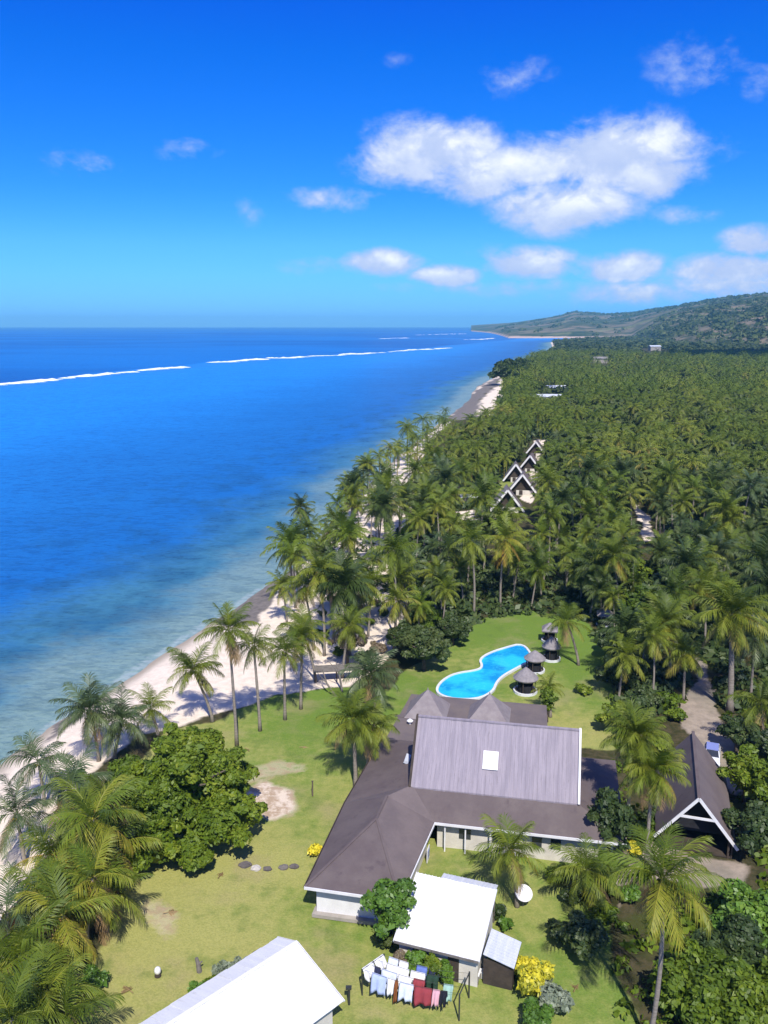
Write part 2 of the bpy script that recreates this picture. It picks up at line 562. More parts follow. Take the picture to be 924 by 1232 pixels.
# ------------------------------------------------------------------ the coast
COAST = [(-62, 20), (-52, 60), (-45.1, 91.6), (-41.8, 102.6), (-38.3, 114.2), (-32.5, 132.9), (-21.9, 163.4), (-18.0, 190), (-10.5, 240),
         (-4, 274.8), (14.5, 367), (38, 480), (58, 580), (66, 640), (76, 700), (112, 850), (201, 1176), (350, 1800), (470, 2454), (640, 2800), (800, 3000),
         (960, 3300)]
CY = np.array([c[1] for c in COAST], float)
CX = np.array([c[0] for c in COAST], float)


def xcoast(y):
    return np.interp(y, CY, CX)


def inland(x, y):
    """approximate distance in from the waterline (negative at sea)"""
    s = (xcoast(y + 3) - xcoast(y - 3)) / 6.0
    return (x - xcoast(y)) / np.sqrt(1 + s * s)


# zones of the ground (world polygons)
Z_LAWN = gp((255, 868), (330, 832), (420, 822), (470, 835), (520, 900), (520, 1000), (700, 1020), (735, 1090), (770, 1300), (60, 1330), (90, 1180),
            (150, 1080), (165, 1040), (150, 940), (200, 880))
Z_POOL = gp((470, 850), (478, 812), (520, 790), (555, 765), (575, 745), (640, 733), (700, 745), (735, 790), (735, 900), (690, 900), (600, 880))
Z_SAND = [Vector((-70, 15, 0)), *gp((-40, 960), (0, 905), (75, 855), (140, 812), (225, 757), (330, 693), (352, 668), (440, 575), (500, 530), (508, 545),
                                    (505, 600), (480, 640), (470, 690), (492, 730), (480, 770), (450, 808), (420, 824), (330, 833), (250, 864), (170, 885),
                                    (110, 930), (70, 985), (48, 1050), (20, 1100), (-30, 1200))]
Z_FARSAND = gp((560, 500), (590, 468), (605, 452), (612, 455), (604, 485), (590, 500))
Z_ROCK = gp((258, 742), (282, 720), (318, 694), (345, 668), (362, 664), (352, 690), (336, 714), (318, 735), (308, 755), (286, 752))
Z_FARROCK = gp((530, 508), (560, 478), (600, 450), (600, 462), (578, 480), (570, 503))
Z_DRIVE = gp((805, 1000), (830, 1030), (895, 1040), (895, 1068), (850, 1072), (800, 1060), (760, 1060), (745, 1100), (735, 1060), (775, 1020))
Z_DRIVE2 = gp((838, 790), (852, 800), (862, 850), (884, 905), (900, 955), (882, 955), (852, 905), (822, 872), (818, 848), (836, 818))
Z_BURE = gp((592, 632), (594, 598), (606, 570), (618, 575), (618, 600), (612, 630))
Z_TRACK = gp((756, 606), (766, 602), (780, 622), (788, 648), (776, 652), (772, 630))
Z_WORN = gp((168, 1082), (200, 1076), (226, 1096), (222, 1128), (190, 1150), (172, 1120))
Z_WORN2 = gp((292, 925), (330, 912), (380, 918), (378, 934), (330, 934), (296, 942))
Z_SANDB = gp((626, 600), (642, 560), (644, 530), (655, 528), (652, 570), (640, 606))
Z_SANDC = gp((545, 616), (590, 610), (600, 625), (545, 628))
Z_BARE = gp((296, 955), (318, 943), (350, 950), (352, 970), (325, 982), (298, 975))


def make_ground():
    ys = [24.0]
    while ys[-1] < 3350:
        ys.append(ys[-1] + max(0.62, ys[-1] * 0.0072) if ys[-1] < 260 else ys[-1] * 1.02)
    ys = np.array(ys)
    nc = 250
    tt = np.linspace(0, 1, nc)
    tt = 0.75 * tt + 0.25 * tt ** 2
    xl = xcoast(ys) - 26 - ys * 0.02
    xr = ys * 0.62 + 40
    X = xl[:, None] + (xr - xl)[:, None] * tt[None, :]
    Y = np.repeat(ys[:, None], nc, 1)
    x, y = X.ravel(), Y.ravel()
    d = inland(x, y) + fbm(x, y, 14, 3) * 3.0 * sstep(y, 10, 60)
    d = d - 1.8 * (1 - sstep(y, 230, 300))
    z = np.where(d < 0, -1.0 + d * 0.14, -1.0 + 1.0 * sstep(d, -0.5, 9.0))
    z = np.maximum(z, -5.0) + fbm(x, y, 9, 3) * 0.22 * sstep(d, 3, 14) - 0.02
    nz = fbm(x, y, 7, 4)
    nz2 = fbm(x + 50, y, 22, 4)

    def zone(P, wd, amp):
        return sstep(poly_sd(x, y, P) + nz * amp, -wd, wd)
    lawn = np.maximum(zone(Z_LAWN, 0.9, 3.0), zone(Z_POOL, 0.8, 2.5))
    lawn = np.maximum(lawn, zone(Z_BURE, 2.0, 6.0))
    sand = np.maximum(zone(Z_SAND, 1.2, 4.5), zone(Z_FARSAND, 6, 10))
    strip = sstep(d, -6, -1) * (1 - sstep(d, 4, 9))
    sand = np.maximum(sand, strip * (y < 3000))
    for zz in (Z_TRACK, Z_SANDB, Z_SANDC):
        sand = np.maximum(sand, zone(zz, 1.0, 3.0))
    lawn = lawn * (1 - sand)
    rock = np.maximum(zone(Z_ROCK, 1.2, 4.0), zone(Z_FARROCK, 6, 12))
    rock = np.maximum(rock, sstep(fbm(x, y + 300, 12, 3), .16, .24) * sstep(d, -5, 1) * (1 - sstep(d, 1.5, 4)) * .8)
    dirt = np.maximum(zone(Z_DRIVE, 0.7, 2.0), zone(Z_DRIVE2, 0.8, 2.5))
    bare = zone(Z_BARE, 1.6, 6.5) * .85
    bare = np.maximum(bare, np.maximum(zone(Z_WORN, 1.8, 7.0), zone(Z_WORN2, 1.2, 5.0)) * .50)
    dry = np.clip(0.42 + nz2 * 1.9 + 0.5 * sstep(-x, 4, 22) * (y < 75), 0, 1)
    wet = 1 - sstep(d, 0.4, 3.2)
    nr = len(ys)
    idx = (np.arange(nr - 1)[:, None] * nc + np.arange(nc - 1)[None, :]).ravel()
    F = np.stack([idx, idx + 1, idx + nc + 1, idx + nc], 1)
    cls = np.zeros(len(x), int)                       # 0 forest floor
    cls[lawn > 0.5] = 1
    cls[(sand > 0.5) | (d < 0)] = 2
    cls[dirt > 0.5] = 3
    cls[(rock > 0.5) & (d > -3)] = 4
    fc = cls[F[:, 0]]
    V = np.stack([x, y, z], 1)
    m = ground_mat()
    A = dict(lawn=lawn, sand=sand, rock=rock, dirt=dirt, bare=bare, dry=dry, wet=wet)
    for k, nm in enumerate(('forest_floor', 'lawn', 'beach', 'dirt_track', 'rock_shelf')):
        f = F[fc == k]
        if not len(f):
            continue
        used, inv = np.unique(f.ravel(), return_inverse=True)
        o = link(nm, mesh_np(nm, V[used], inv.reshape(-1, 4), m, {a: val[used] for a, val in A.items()}, True))
        setting(o)


def ground_mat():
    m, t, out = new_mat('ground_cover')
    gm = nd(t, 'ShaderNodeNewGeometry')
    P = gm.outputs['Position']

    def A(n):
        return nd(t, 'ShaderNodeAttribute', attribute_name=n).outputs['Fac']
    nb, nm_, ns = noise(t, P, 0.12, 5, 0.6), noise(t, P, 0.9, 5, 0.65), noise(t, P, 6.0, 4, 0.65)
    br = math_n(t, 'MULTIPLY', math_n(t, 'SUBTRACT', nm_, 0.5), 0.9)
    floor = mix_c(t, smooth(t, nm_, .35, .68), (0.034, 0.036, 0.013), (0.085, 0.068, 0.036))
    floor = mix_c(t, smooth(t, nb, .48, .66), floor, (0.055, 0.064, 0.016))
    grass = mix_c(t, smooth(t, math_n(t, 'ADD', A('dry'), br), .25, .95), (0.138, 0.212, 0.034), (0.330, 0.318, 0.098))
    grass = mix_c(t, smooth(t, nb, .50, .70, 0, .55), grass, (0.31, 0.255, 0.13))
    grass = mix_c(t, smooth(t, noise(t, P, .31, 4, .6), .52, .70, 0, .5), grass, (0.105, 0.165, 0.030))
    grass = mix_c(t, smooth(t, ns, .35, .7, 0, .55), grass, mix_c(t, 1.0, grass, (.60, .68, .55), 'MULTIPLY'))
    sandc = mix_c(t, smooth(t, nm_, .35, .7), (0.75, 0.645, 0.52), (0.63, 0.53, 0.42))
    sandc = mix_c(t, smooth(t, ns, .45, .75, 0, .5), sandc, (0.52, 0.43, 0.35))
    sandc = mix_c(t, A('wet'), sandc, (0.30, 0.255, 0.20))
    rockc = mix_c(t, smooth(t, nm_, .3, .7), (0.125, 0.112, 0.105), (0.20, 0.175, 0.155))
    dirtc = mix_c(t, smooth(t, nm_, .3, .7), (0.36, 0.295, 0.23), (0.25, 0.205, 0.16))
    dirtc = mix_c(t, smooth(t, nb, .45, .6, 0, .5), dirtc, (0.17, 0.16, 0.12))
    barec = mix_c(t, smooth(t, nm_, .4, .6), (0.62, 0.52, 0.41), (0.38, 0.28, 0.19))

    def lay(base, a, c):
        k = smooth(t, math_n(t, 'ADD', A(a), math_n(t, 'MULTIPLY', br, 0.75)), .30, .70)
        return mix_c(t, k, base, c)
    c = lay(floor, 'lawn', grass)
    c = lay(c, 'bare', barec)
    c = lay(c, 'sand', sandc)
    c = lay(c, 'dirt', dirtc)
    c = lay(c, 'rock', rockc)
    pbsdf(t, out, c, 0.95, 0.12, math_n(t, 'ADD', ns, nm_), 0.5, 0.12)
    return m


# ------------------------------------------------------------------ the sea
REEF = [(-700, 560), (-300, 495), (0, 463), (60, 457), (120, 450), (220, 441), (255, 436), (320, 432), (450, 425), (520, 418), (600, 411), (650, 405)]
REEFP = [G(u, v, -1.0) for u, v in REEF]
RT = np.array([p.x / p.y for p in REEFP])
RY = np.array([p.y for p in REEFP])


def make_sea():
    na = 300
    th = np.tan(np.linspace(R(-66), R(40), na))
    ys = [22.0]
    while ys[-1] < 16000:
        ys.append(ys[-1] * 1.0185 + 0.2)
    ys = np.array(ys)
    Y = np.repeat(ys[:, None], na, 1)
    X = Y * th[None, :]
    x, y = X.ravel(), Y.ravel()
    d = -inland(x, np.minimum(y, 3200))
    d = np.where(y > 3200, 400, d)
    ry = np.interp(x / y, RT, RY)
    far = sstep(y / ry + fbm(x, y, 160, 3) * .06, 0.985, 1.035)     # 1 outside the reef
    shallow = 1 - sstep(d + fbm(x, y, 13, 5) * 15, 0.5, 23.0)
    mid = 1 - sstep(d + fbm(x, y + 40, 30, 4) * 22, 8, 48)
    off = sstep(d + fbm(x, y + 240, 60, 4) * 60, 35, 230)
    wash = sstep(d + fbm(x, y, 9, 3) * 2.5, -4.0, -2.0) * (1 - sstep(d + fbm(x, y, 9, 3) * 2.5, -1.6, 0.8)) * (y < 900)
    reefband = np.exp(-((y / ry - 0.965) / 0.045) ** 2)
    weed = sstep(fbm(x, y + 900, 7, 5), -.05, .22) * (1 - sstep(d, 25, 95)) * sstep(d, 2, 9)
    idx = (np.arange(len(ys) - 1)[:, None] * na + np.arange(na - 1)[None, :]).ravel()
    F = np.stack([idx, idx + 1, idx + na + 1, idx + na], 1)
    keep = (d[F].min(1) < 1e9) & (d[F].max(1) > -25)
    V = np.stack([x, y, np.full_like(x, -1.0)], 1)
    m, t, out = new_mat('sea_water')
    gm = nd(t, 'ShaderNodeNewGeometry')
    P = gm.outputs['Position']

    def A(n):
        return nd(t, 'ShaderNodeAttribute', attribute_name=n).outputs['Fac']
    mp = nd(t, 'ShaderNodeMapping')
    mp.inputs['Scale'].default_value = (0.55, 1.0, 1.0)
    mp.inputs['Rotation'].default_value = (0, 0, R(18))
    t.links.new(P, mp.inputs['Vector'])
    wv, wb, wl = noise(t, mp.outputs[0], 0.42, 6, 0.68), noise(t, mp.outputs[0], 0.035, 5, 0.6), noise(t, mp.outputs[0], 0.0022, 4, 0.55)
    wr = noise(t, mp.outputs[0], 1.15, 4, 0.6)
    br = math_n(t, 'MULTIPLY', math_n(t, 'SUBTRACT', wv, 0.5), 0.9)
    lag = mix_c(t, A('off'), (0.0080, 0.118, 0.365), (0.0105, 0.212, 0.610))
    lag = mix_c(t, smooth(t, wb, .40, .62, 0, .22), lag, mix_c(t, 1.0, lag, (.75, .72, .78), 'MULTIPLY'))
    lag = mix_c(t, smooth(t, math_n(t, 'ADD', A('mid'), br), .10, 1.0), lag, (0.048, 0.165, 0.225))
    lag = mix_c(t, math_n(t, 'MULTIPLY', A('weed'), .5), lag, (0.010, 0.062, 0.125))
    lag = mix_c(t, smooth(t, math_n(t, 'ADD', A('shallow'), br), .08, 1.0), lag, (0.175, 0.265, 0.235))
    lag = mix_c(t, math_n(t, 'MULTIPLY', A('reefband'), .35), lag, (0.02, 0.15, 0.40))
    dp = mix_c(t, smooth(t, wl, .38, .60), (0.0020, 0.085, 0.33), (0.0035, 0.140, 0.46))
    c = mix_c(t, A('far'), lag, dp)
    c = mix_c(t, smooth(t, wv, .46, .62, 0, .48), c, mix_c(t, 1.0, c, (.40, .50, .58), 'MULTIPLY'))
    c = mix_c(t, smooth(t, wr, .50, .66, 0, .45), c, mix_c(t, 1.0, c, (.50, .58, .64), 'MULTIPLY'))
    c = mix_c(t, smooth(t, wr, .30, .46, .35, 0), c, mix_c(t, 1.0, c, (1.5, 1.35, 1.2), 'MULTIPLY'))
    c = mix_c(t, smooth(t, math_n(t, 'ADD', A('wash'), math_n(t, 'MULTIPLY', math_n(t, 'SUBTRACT', wr, .5), 1.6)), .55, 1.1, 0, .34), c, (0.55, 0.59, 0.56))
    bn = nd(t, 'ShaderNodeBump', inp={'Strength': 0.55, 'Distance': 0.6})
    t.links.new(wv, bn.inputs['Height'])
    df = nd(t, 'ShaderNodeBsdfDiffuse')
    t.links.new(c, df.inputs['Color'])
    t.links.new(bn.outputs[0], df.inputs['Normal'])
    gl = nd(t, 'ShaderNodeBsdfGlossy', inp={'Roughness': 0.22, 'Color': (0.75, 0.88, 1, 1)})
    t.links.new(bn.outputs[0], gl.inputs['Normal'])
    lw = nd(t, 'ShaderNodeFresnel', inp={'IOR': 1.33})
    t.links.new(bn.outputs[0], lw.inputs['Normal'])
    mx = nd(t, 'ShaderNodeMixShader')
    t.links.new(math_n(t, 'MINIMUM', math_n(t, 'MULTIPLY', lw.outputs[0], 0.8), 0.24), mx.inputs[0])
    t.links.new(df.outputs[0], mx.inputs[1])
    t.links.new(gl.outputs[0], mx.inputs[2])
    t.links.new(mx.outputs[0], out.inputs['Surface'])
    A_ = dict(far=far, shallow=shallow, mid=mid, reefband=reefband, weed=weed, off=off, wash=wash)
    f = F[keep]
    used, inv = np.unique(f.ravel(), return_inverse=True)
    o = link('sea', mesh_np('sea', V[used], inv.reshape(-1, 4), m, {a: v_[used] for a, v_ in A_.items()}, True))
    setting(o)


def make_surf():
    """white water breaking along the reef: low uneven domes"""
    vs, fs = [], []
    segs = [((-260, 491), (-20, 465), 1.0), ((-20, 465), (60, 457), 1.0), ((60, 457), (122, 450.5), 1.0), ((122, 450.5), (224, 441), 0.95), ((253, 436.5), (318, 432), 0.9), ((322, 431.5), (400, 427.5), .8),
            ((400, 427.5), (450, 424.5), 0.9), ((450, 424.5), (540, 418.5), .3), ((455, 407.5), (490, 406.5), .45), ((560, 409), (600, 407), .3), ((500, 403), (560, 401.5), .16)]
    r = random.Random(5)
    for (a, b, dens) in segs:
        A, B = G(*a, z=-1.0), G(*b, z=-1.0)
        L = (B - A).length
        n = int(L / 3.4 * dens)
        for i in range(n):
            s = r.random()
            p = A.lerp(B, s)
            if vnoise(np.array([s * L / 22.0]), np.array([a[0] * .11]))[0] < .08:
                continue
            wob = 10 * math.sin(s * 9 + a[0]) + 5 * math.sin(s * 31)
            thick = 0.35 + 0.65 * vnoise(np.array([s * L / 60.0]), np.array([a[0] * .37]))[0]
            k = p.y / 900.0
            off = r.gauss(0, 4.2) * thick * k + wob * k
            sx, sy, h = r.uniform(5, 15), r.uniform(1.2, 6.0) * k * thick, r.uniform(.4, 1.9) * thick
            cx, cy = p.x + r.uniform(-2, 2), p.y + off
            o = len(vs)
            vs.append((cx, cy, -1.0 + h))
            for q in range(7):
                an = 2 * math.pi * q / 7
                j = r.uniform(.7, 1.2)
                vs.append((cx + sx * j * math.cos(an), cy + sy * j * math.sin(an), -1.05))
            fs += [(o, o + 1 + q, o + 1 + (q + 1) % 7) for q in range(7)]
    o = link('breaking_surf', mesh_np('breaking_surf', np.array(vs), np.array(fs), M['surf'], None, True))
    setting(o, 'stuff', 'white surf breaking in a line along the outer reef')


# ------------------------------------------------------------------ hills
SKYL_U = np.array([560, 590, 620, 640, 670, 690, 710, 730, 760, 800, 840, 870, 900, 924, 1000, 1150, 1400])
SKYL_V = np.array([392, 390, 388, 385, 380.5, 375.5, 377.5, 379, 377, 371, 364, 359.5, 356.5, 355, 349, 344, 340])


def hill_h(tan, y):
    u = 462 + tan * 1049
    r0 = np.interp(u, [560, 590, 612, 760, 800, 860, 960, 1400], [7000, 5200, 3250, 3230, 2300, 1950, 1700, 1500])
    r1 = np.interp(u, [560, 620, 690, 760, 840, 924, 1400], [9000, 7600, 6500, 5600, 4700, 4000, 3400])
    hc = 48 + (390.6 - np.interp(u, SKYL_U, SKYL_V)) / 1049.0 * r1
    x = tan * y
    rel = np.clip((y - r0) / (r1 - r0), 0, 1)
    back = sstep(y, r1, r1 + 2500)
    rug = fbm(x, y, 900, 5)
    rid = 0.5 - np.abs(fbm(x + 700, y, 620, 4)) * 2.0
    prof = rel ** 0.72
    h = hc * (prof * (0.80 + 0.20 * prof) + (rug * .65 + rid * .28) * rel * (1 - rel) * 2.2) * (1 - 0.4 * back)
    return np.where(y < r0, -6, h + np.where(rel > 0, 2.2, 0) - 1.0), rel, u


def make_hills():
    tan = np.linspace(0.10, 1.0, 330)
    ys = np.concatenate([np.linspace(1450, 3150, 50), np.linspace(3190, 3330, 12), np.linspace(3380, 7200, 90), np.linspace(7400, 11000, 14)])
    T, Y = np.meshgrid(tan, ys)
    h, rel, u = hill_h(T, Y)
    X = T * Y
    x, y = X.ravel(), Y.ravel()
    sandm = ((rel.ravel() > -1) & (h.ravel() < 5) & (u.ravel() < 790) & (y > 3100)).astype(float)
    nr, nc = T.shape
    idx = (np.arange(nr - 1)[:, None] * nc + np.arange(nc - 1)[None, :]).ravel()
    F = np.stack([idx, idx + 1, idx + nc + 1, idx + nc], 1)
    m, t, out = new_mat('hill_cover')
    gm = nd(t, 'ShaderNodeNewGeometry')
    P = gm.outputs['Position']
    n1, n2, n3 = noise(t, P, 0.0024, 6, 0.62), noise(t, P, 0.012, 5, 0.65), noise(t, P, 0.06, 4, 0.65)
    c = mix_c(t, smooth(t, n1, .42, .58), (0.060, 0.080, 0.036), (0.215, 0.170, 0.115))
    c = mix_c(t, smooth(t, n2, .45, .58, 0, .85), c, (0.036, 0.055, 0.022))
    c = mix_c(t, smooth(t, noise(t, P, 0.0051, 5, .6), .56, .64, 0, .8), c, (0.19, 0.19, 0.075))
    c = mix_c(t, smooth(t, n3, .4, .7, 0, .6), c, mix_c(t, 1.0, c, (.45, .5, .5), 'MULTIPLY'))
    sa = nd(t, 'ShaderNodeAttribute', attribute_name='sand').outputs['Fac']
    c = mix_c(t, sa, c, (0.46, 0.34, 0.28))
    pbsdf(t, out, c, 0.95, 0.05, n3, 1.0, 6.0)
    V = np.stack([x, y, h.ravel()], 1)
    o = link('hills', mesh_np('hills', V, F, m, dict(sand=sandm), True))
    setting(o)


# ------------------------------------------------------------------ palms
def frond(L, e0, bend, nl, wl, droop, seed, tint=None, width=0.05, curl=0.0):
    """one pinnate leaf along +X, rooted at the origin. returns verts, faces, tints"""
    r = random.Random(seed)
    vs, fs, ts = [], [], []
    K = 9
    pts, tan = [], []
    p = Vector((0, 0, 0))
    for i in range(K + 1):
        s = i / K
        e = e0 - bend * s ** 1.25
        d = Vector((math.cos(e), curl * s, math.sin(e))).normalized()
        pts.append(p.copy())
        tan.append(d)
        p = p + d * (L / K)
    t0 = tint if tint is not None else r.random()
    for i in range(K):                                  # midrib: a three-sided tapered stalk
        for (q, s) in ((pts[i], i / K), (pts[i + 1], (i + 1) / K)):
            wd = width * (1 - 0.85 * s)
            vs += [q + Vector((0, wd, 0)), q + Vector((0, -wd, 0)), q + Vector((0, 0, wd * 1.2))]
            ts += [min(1, t0 + 0.25)] * 3
        o = len(vs) - 6
        fs += [(o, o + 3, o + 5, o + 2), (o + 2, o + 5, o + 4, o + 1), (o + 1, o + 4, o + 3, o)]
    for side in (-1, 1):
        for j in range(nl):
            s = 0.14 + 0.86 * (j + r.uniform(-.3, .3)) / nl
            s = min(max(s, 0.1), 0.995)
            f = s * K
            i = min(int(f), K - 1)
            q = pts[i].lerp(pts[i + 1], f - i)
            d = tan[i].lerp(tan[i + 1], f - i).normalized()
            an = R(66) * (1 - s) + R(22) * s + r.uniform(-.12, .12)
            ll = wl * (0.45 + 1.0 * math.sin(math.pi * min(1, (0.12 + s * 0.80)))) * r.uniform(.85, 1.1) * (1 if s < .9 else .8)
            sd_ = Vector((0, side, 0))
            dr = Vector((0, 0, -1)) * droop * r.uniform(.6, 1.35)
            a = (d * math.cos(an) + sd_ * math.sin(an) + dr * .35).normalized()
            b = (d * math.cos(an) * .7 + sd_ * math.sin(an) * .75 + dr * 1.1).normalized()
            wdt = L * 1.35 / nl * 0.5
            m1 = q + a * ll * .5
            tip = m1 + b * ll * .5
            o = len(vs)
            vs += [q - d * wdt * .5, q + d * wdt * .5, m1 + d * wdt * .55, m1 - d * wdt * .45, tip]
            tt = t0 + r.uniform(-.16, .16)
            ts += [max(0, min(1, tt))] * 5
            fs += [(o, o + 1, o + 2, o + 3), (o + 3, o + 2, o + 4)]
    return vs, fs, ts


def frond_mesh(name, mat, *a, **k):
    vs, fs, ts = frond(*a, **k)
    b = MB()
    b.add(vs, fs)
    b.t = ts
    return b.mesh(name, mat)


# frond meshes by age: spear, upright, level, low, hanging
AGES = [(R(80), R(30), .35), (R(62), R(52), .45), (R(38), R(66), .65), (R(12), R(64), .8), (R(-20), R(50), .9), (R(-52), R(26), .7)]
FR = {}
for kind, mt in (('green', 'palm'), ('grey', 'palm_grey'), ('gold', 'palm_gold'), ('dead', 'palm_dead')):
    for ai, (e0, bd, dr) in enumerate(AGES):
        for vr in range(2):
            FR[kind, ai, vr] = frond_mesh('frond', M[mt], 4.0 * (0.86 if ai == 0 else 1.0), e0, bd, 34, 1.1, dr, 100 * ai + vr,
                                          tint=(.30 + .13 * ai if kind != 'dead' else .5), curl=(-.25 if vr else .25))


def trunk_mesh(tip, r0=0.2, r1=0.11, seed=0, bow=0.0):
    b = MB()
    tip = Vector(tip)
    n = 9
    pts, rad = [], []
    for i in range(n + 1):
        s = i / n
        e = s ** 1.35
        p = Vector((tip.x * e, tip.y * e, tip.z * s))
        p.x += math.sin(math.pi * s) * bow
        pts.append(p)
        rad.append((r0 * 1.45 if i == 0 else r0 + (r1 - r0) * s) * (1.0 + (.06 if i % 2 else -.03)))
    pts[0].z -= 0.25
    b.tube(pts, rad, 8)
    return b.mesh('trunk', M['trunk'], True)


def nut_mesh():
    b = MB()
    r = random.Random(2)
    for k in range(9):
        an = k * 2.4
        c = Vector((math.cos(an) * .32, math.sin(an) * .32, -.28 - .1 * (k % 3)))
        n, rr = 6, .14
        vs = [c + Vector((0, 0, rr * 1.2)), c - Vector((0, 0, rr * 1.2))]
        vs += [c + Vector((rr * math.cos(q * 2 * math.pi / n), rr * math.sin(q * 2 * math.pi / n), 0)) for q in range(n)]
        fs = [(0, 2 + q, 2 + (q + 1) % n) for q in range(n)] + [(1, 2 + (q + 1) % n, 2 + q) for q in range(n)]
        b.add(vs, fs, .9)
    return b.mesh('coconuts', M['palm_gold'], True)


NUTS = nut_mesh()


def schedule(n, r, dead=0, fan=False):
    """ages and headings of the fronds of one crown"""
    out_ = []
    g = r.uniform(0, 6.28)
    for i in range(n):
        s = (i + .5) / n
        age = 0 if s < .08 else 1 if s < .27 else 2 if s < .52 else 3 if s < .74 else 4
        if s > .93:
            age = 5
        out_.append((age, g + i * 2.39996 + r.uniform(-.22, .22), False))
    for k in range(dead):
        out_.append((5, r.uniform(0, 6.28), True))
    return out_


def palm(base, tip, label, L=4.0, n=22, kind='green', seed=0, dead=2, nuts=True, group=None, r0=.2, bow=0.0, cat='palm tree', name='coconut_palm'):
    """a palm whose fronds can be told apart: trunk, each frond, coconuts"""
    r = random.Random(seed * 13 + 5)
    base = Vector(base)
    o = thing(name, label, cat, base, 0, group)
    top = Vector(tip) - base
    link('trunk', trunk_mesh(top, r0, r0 * .62, seed, bow), o)
    for (age, an, dd) in schedule(n, r, dead):
        k = 'dead' if dd else kind
        if kind == 'gold' and age < 3 and r.random() < .4:
            k = 'green'
        if kind == 'green' and age > 2 and r.random() < .22:
            k = 'gold'
        me = FR[k, age, r.randrange(2)]
        f = link('frond', me, o, top + Vector((math.cos(an) * .08, math.sin(an) * .08, r.uniform(-.15, .15))),
                 (r.uniform(-.22, .22), r.uniform(-.16, .14), an), L / 4.0 * r.uniform(.86, 1.1))
    if nuts:
        link('coconuts', NUTS, o, top, (0, 0, r.uniform(0, 6)), L / 4.0)
    return o


def crown_mesh(seed, n, L, mat, nl=17, dead=2):
    r = random.Random(seed)
    b = MB()
    base_t = r.uniform(-.14, .2)
    for (age, an, dd) in schedule(n, r, dead):
        e0, bd, dr = AGES[age]
        t_ = min(1, max(0, .25 + .12 * age + base_t + r.uniform(-.12, .12)))
        vs, fs, ts = frond(L * r.uniform(.85, 1.1), e0 + r.uniform(-.12, .12), bd, nl, .95 * L / 4, dr, r.randrange(9999), 1.0 if dd else t_, .045, r.uniform(-.25, .25))
        m = Matrix.Rotation(an, 4, 'Z')
        o = len(b.v)
        b.v.extend([tuple(m @ Vector(q)) for q in vs])
        b.f.extend([tuple(i + o for i in f) for f in fs])
        b.t.extend(ts)
    return b.mesh('crown', mat)


CROWNS = [crown_mesh(40 + i, n_, L_, M[m_], 19, d_) for i, (n_, L_, m_, d_) in enumerate((
    (20, 3.9, 'palm', 2), (23, 4.3, 'palm', 3), (18, 3.6, 'palm_grey', 1), (22, 4.1, 'palm', 5), (25, 4.4, 'palm_dark', 2), (19, 4.0, 'palm_gold', 3), (15, 3.8, 'palm', 6),
    (30, 4.7, 'palm_dark', 4), (24, 3.9, 'palm_dark', 3), (17, 3.3, 'palm_gold', 1)))]
LOOK = ('green', 'full green', 'grey green', 'ragged green', 'dark green', 'yellowish', 'ragged thin', 'bushy dark', 'dark', 'small yellowish')
TRUNKS = []
for i in range(6):
    hh = (7.2, 8.4, 9.4, 10.4, 8.8, 11.4)[i]
    tp = Vector((rng.uniform(-1.1, .6), rng.uniform(-.9, .9), hh))
    TRUNKS.append((trunk_mesh(tp, .19, .11, i, rng.uniform(-.3, .3)), tp))


def grove_palm(x, y, z, s, rz, label, group, r):
    ti = r.randrange(len(TRUNKS))
    ci = r.choices(range(10), (2, 2, 1, 2, 3, .8, 2, 3, 3, .7) if 'right' in label[1] else (3, 3, 1.6, 2.6, 1.6, 1.7, 2.2, .8, 1.2, 1.4))[0]
    ht = TRUNKS[ti][1].z * s
    label = '%s %s coconut palm at the %s of the %s' % ('tall' if ht > 9.2 else 'short' if ht < 7 else 'medium', LOOK[ci], label[0], label[1])
    o = thing('coconut_palm', label, 'palm tree', (x, y, z), rz, group)
    o.scale = (s, s, s)
    link('trunk', TRUNKS[ti][0], o)
    link('crown', CROWNS[ci], o, TRUNKS[ti][1], (r.uniform(-.12, .12), r.uniform(-.12, .12), r.uniform(0, 6.28)))
    return o


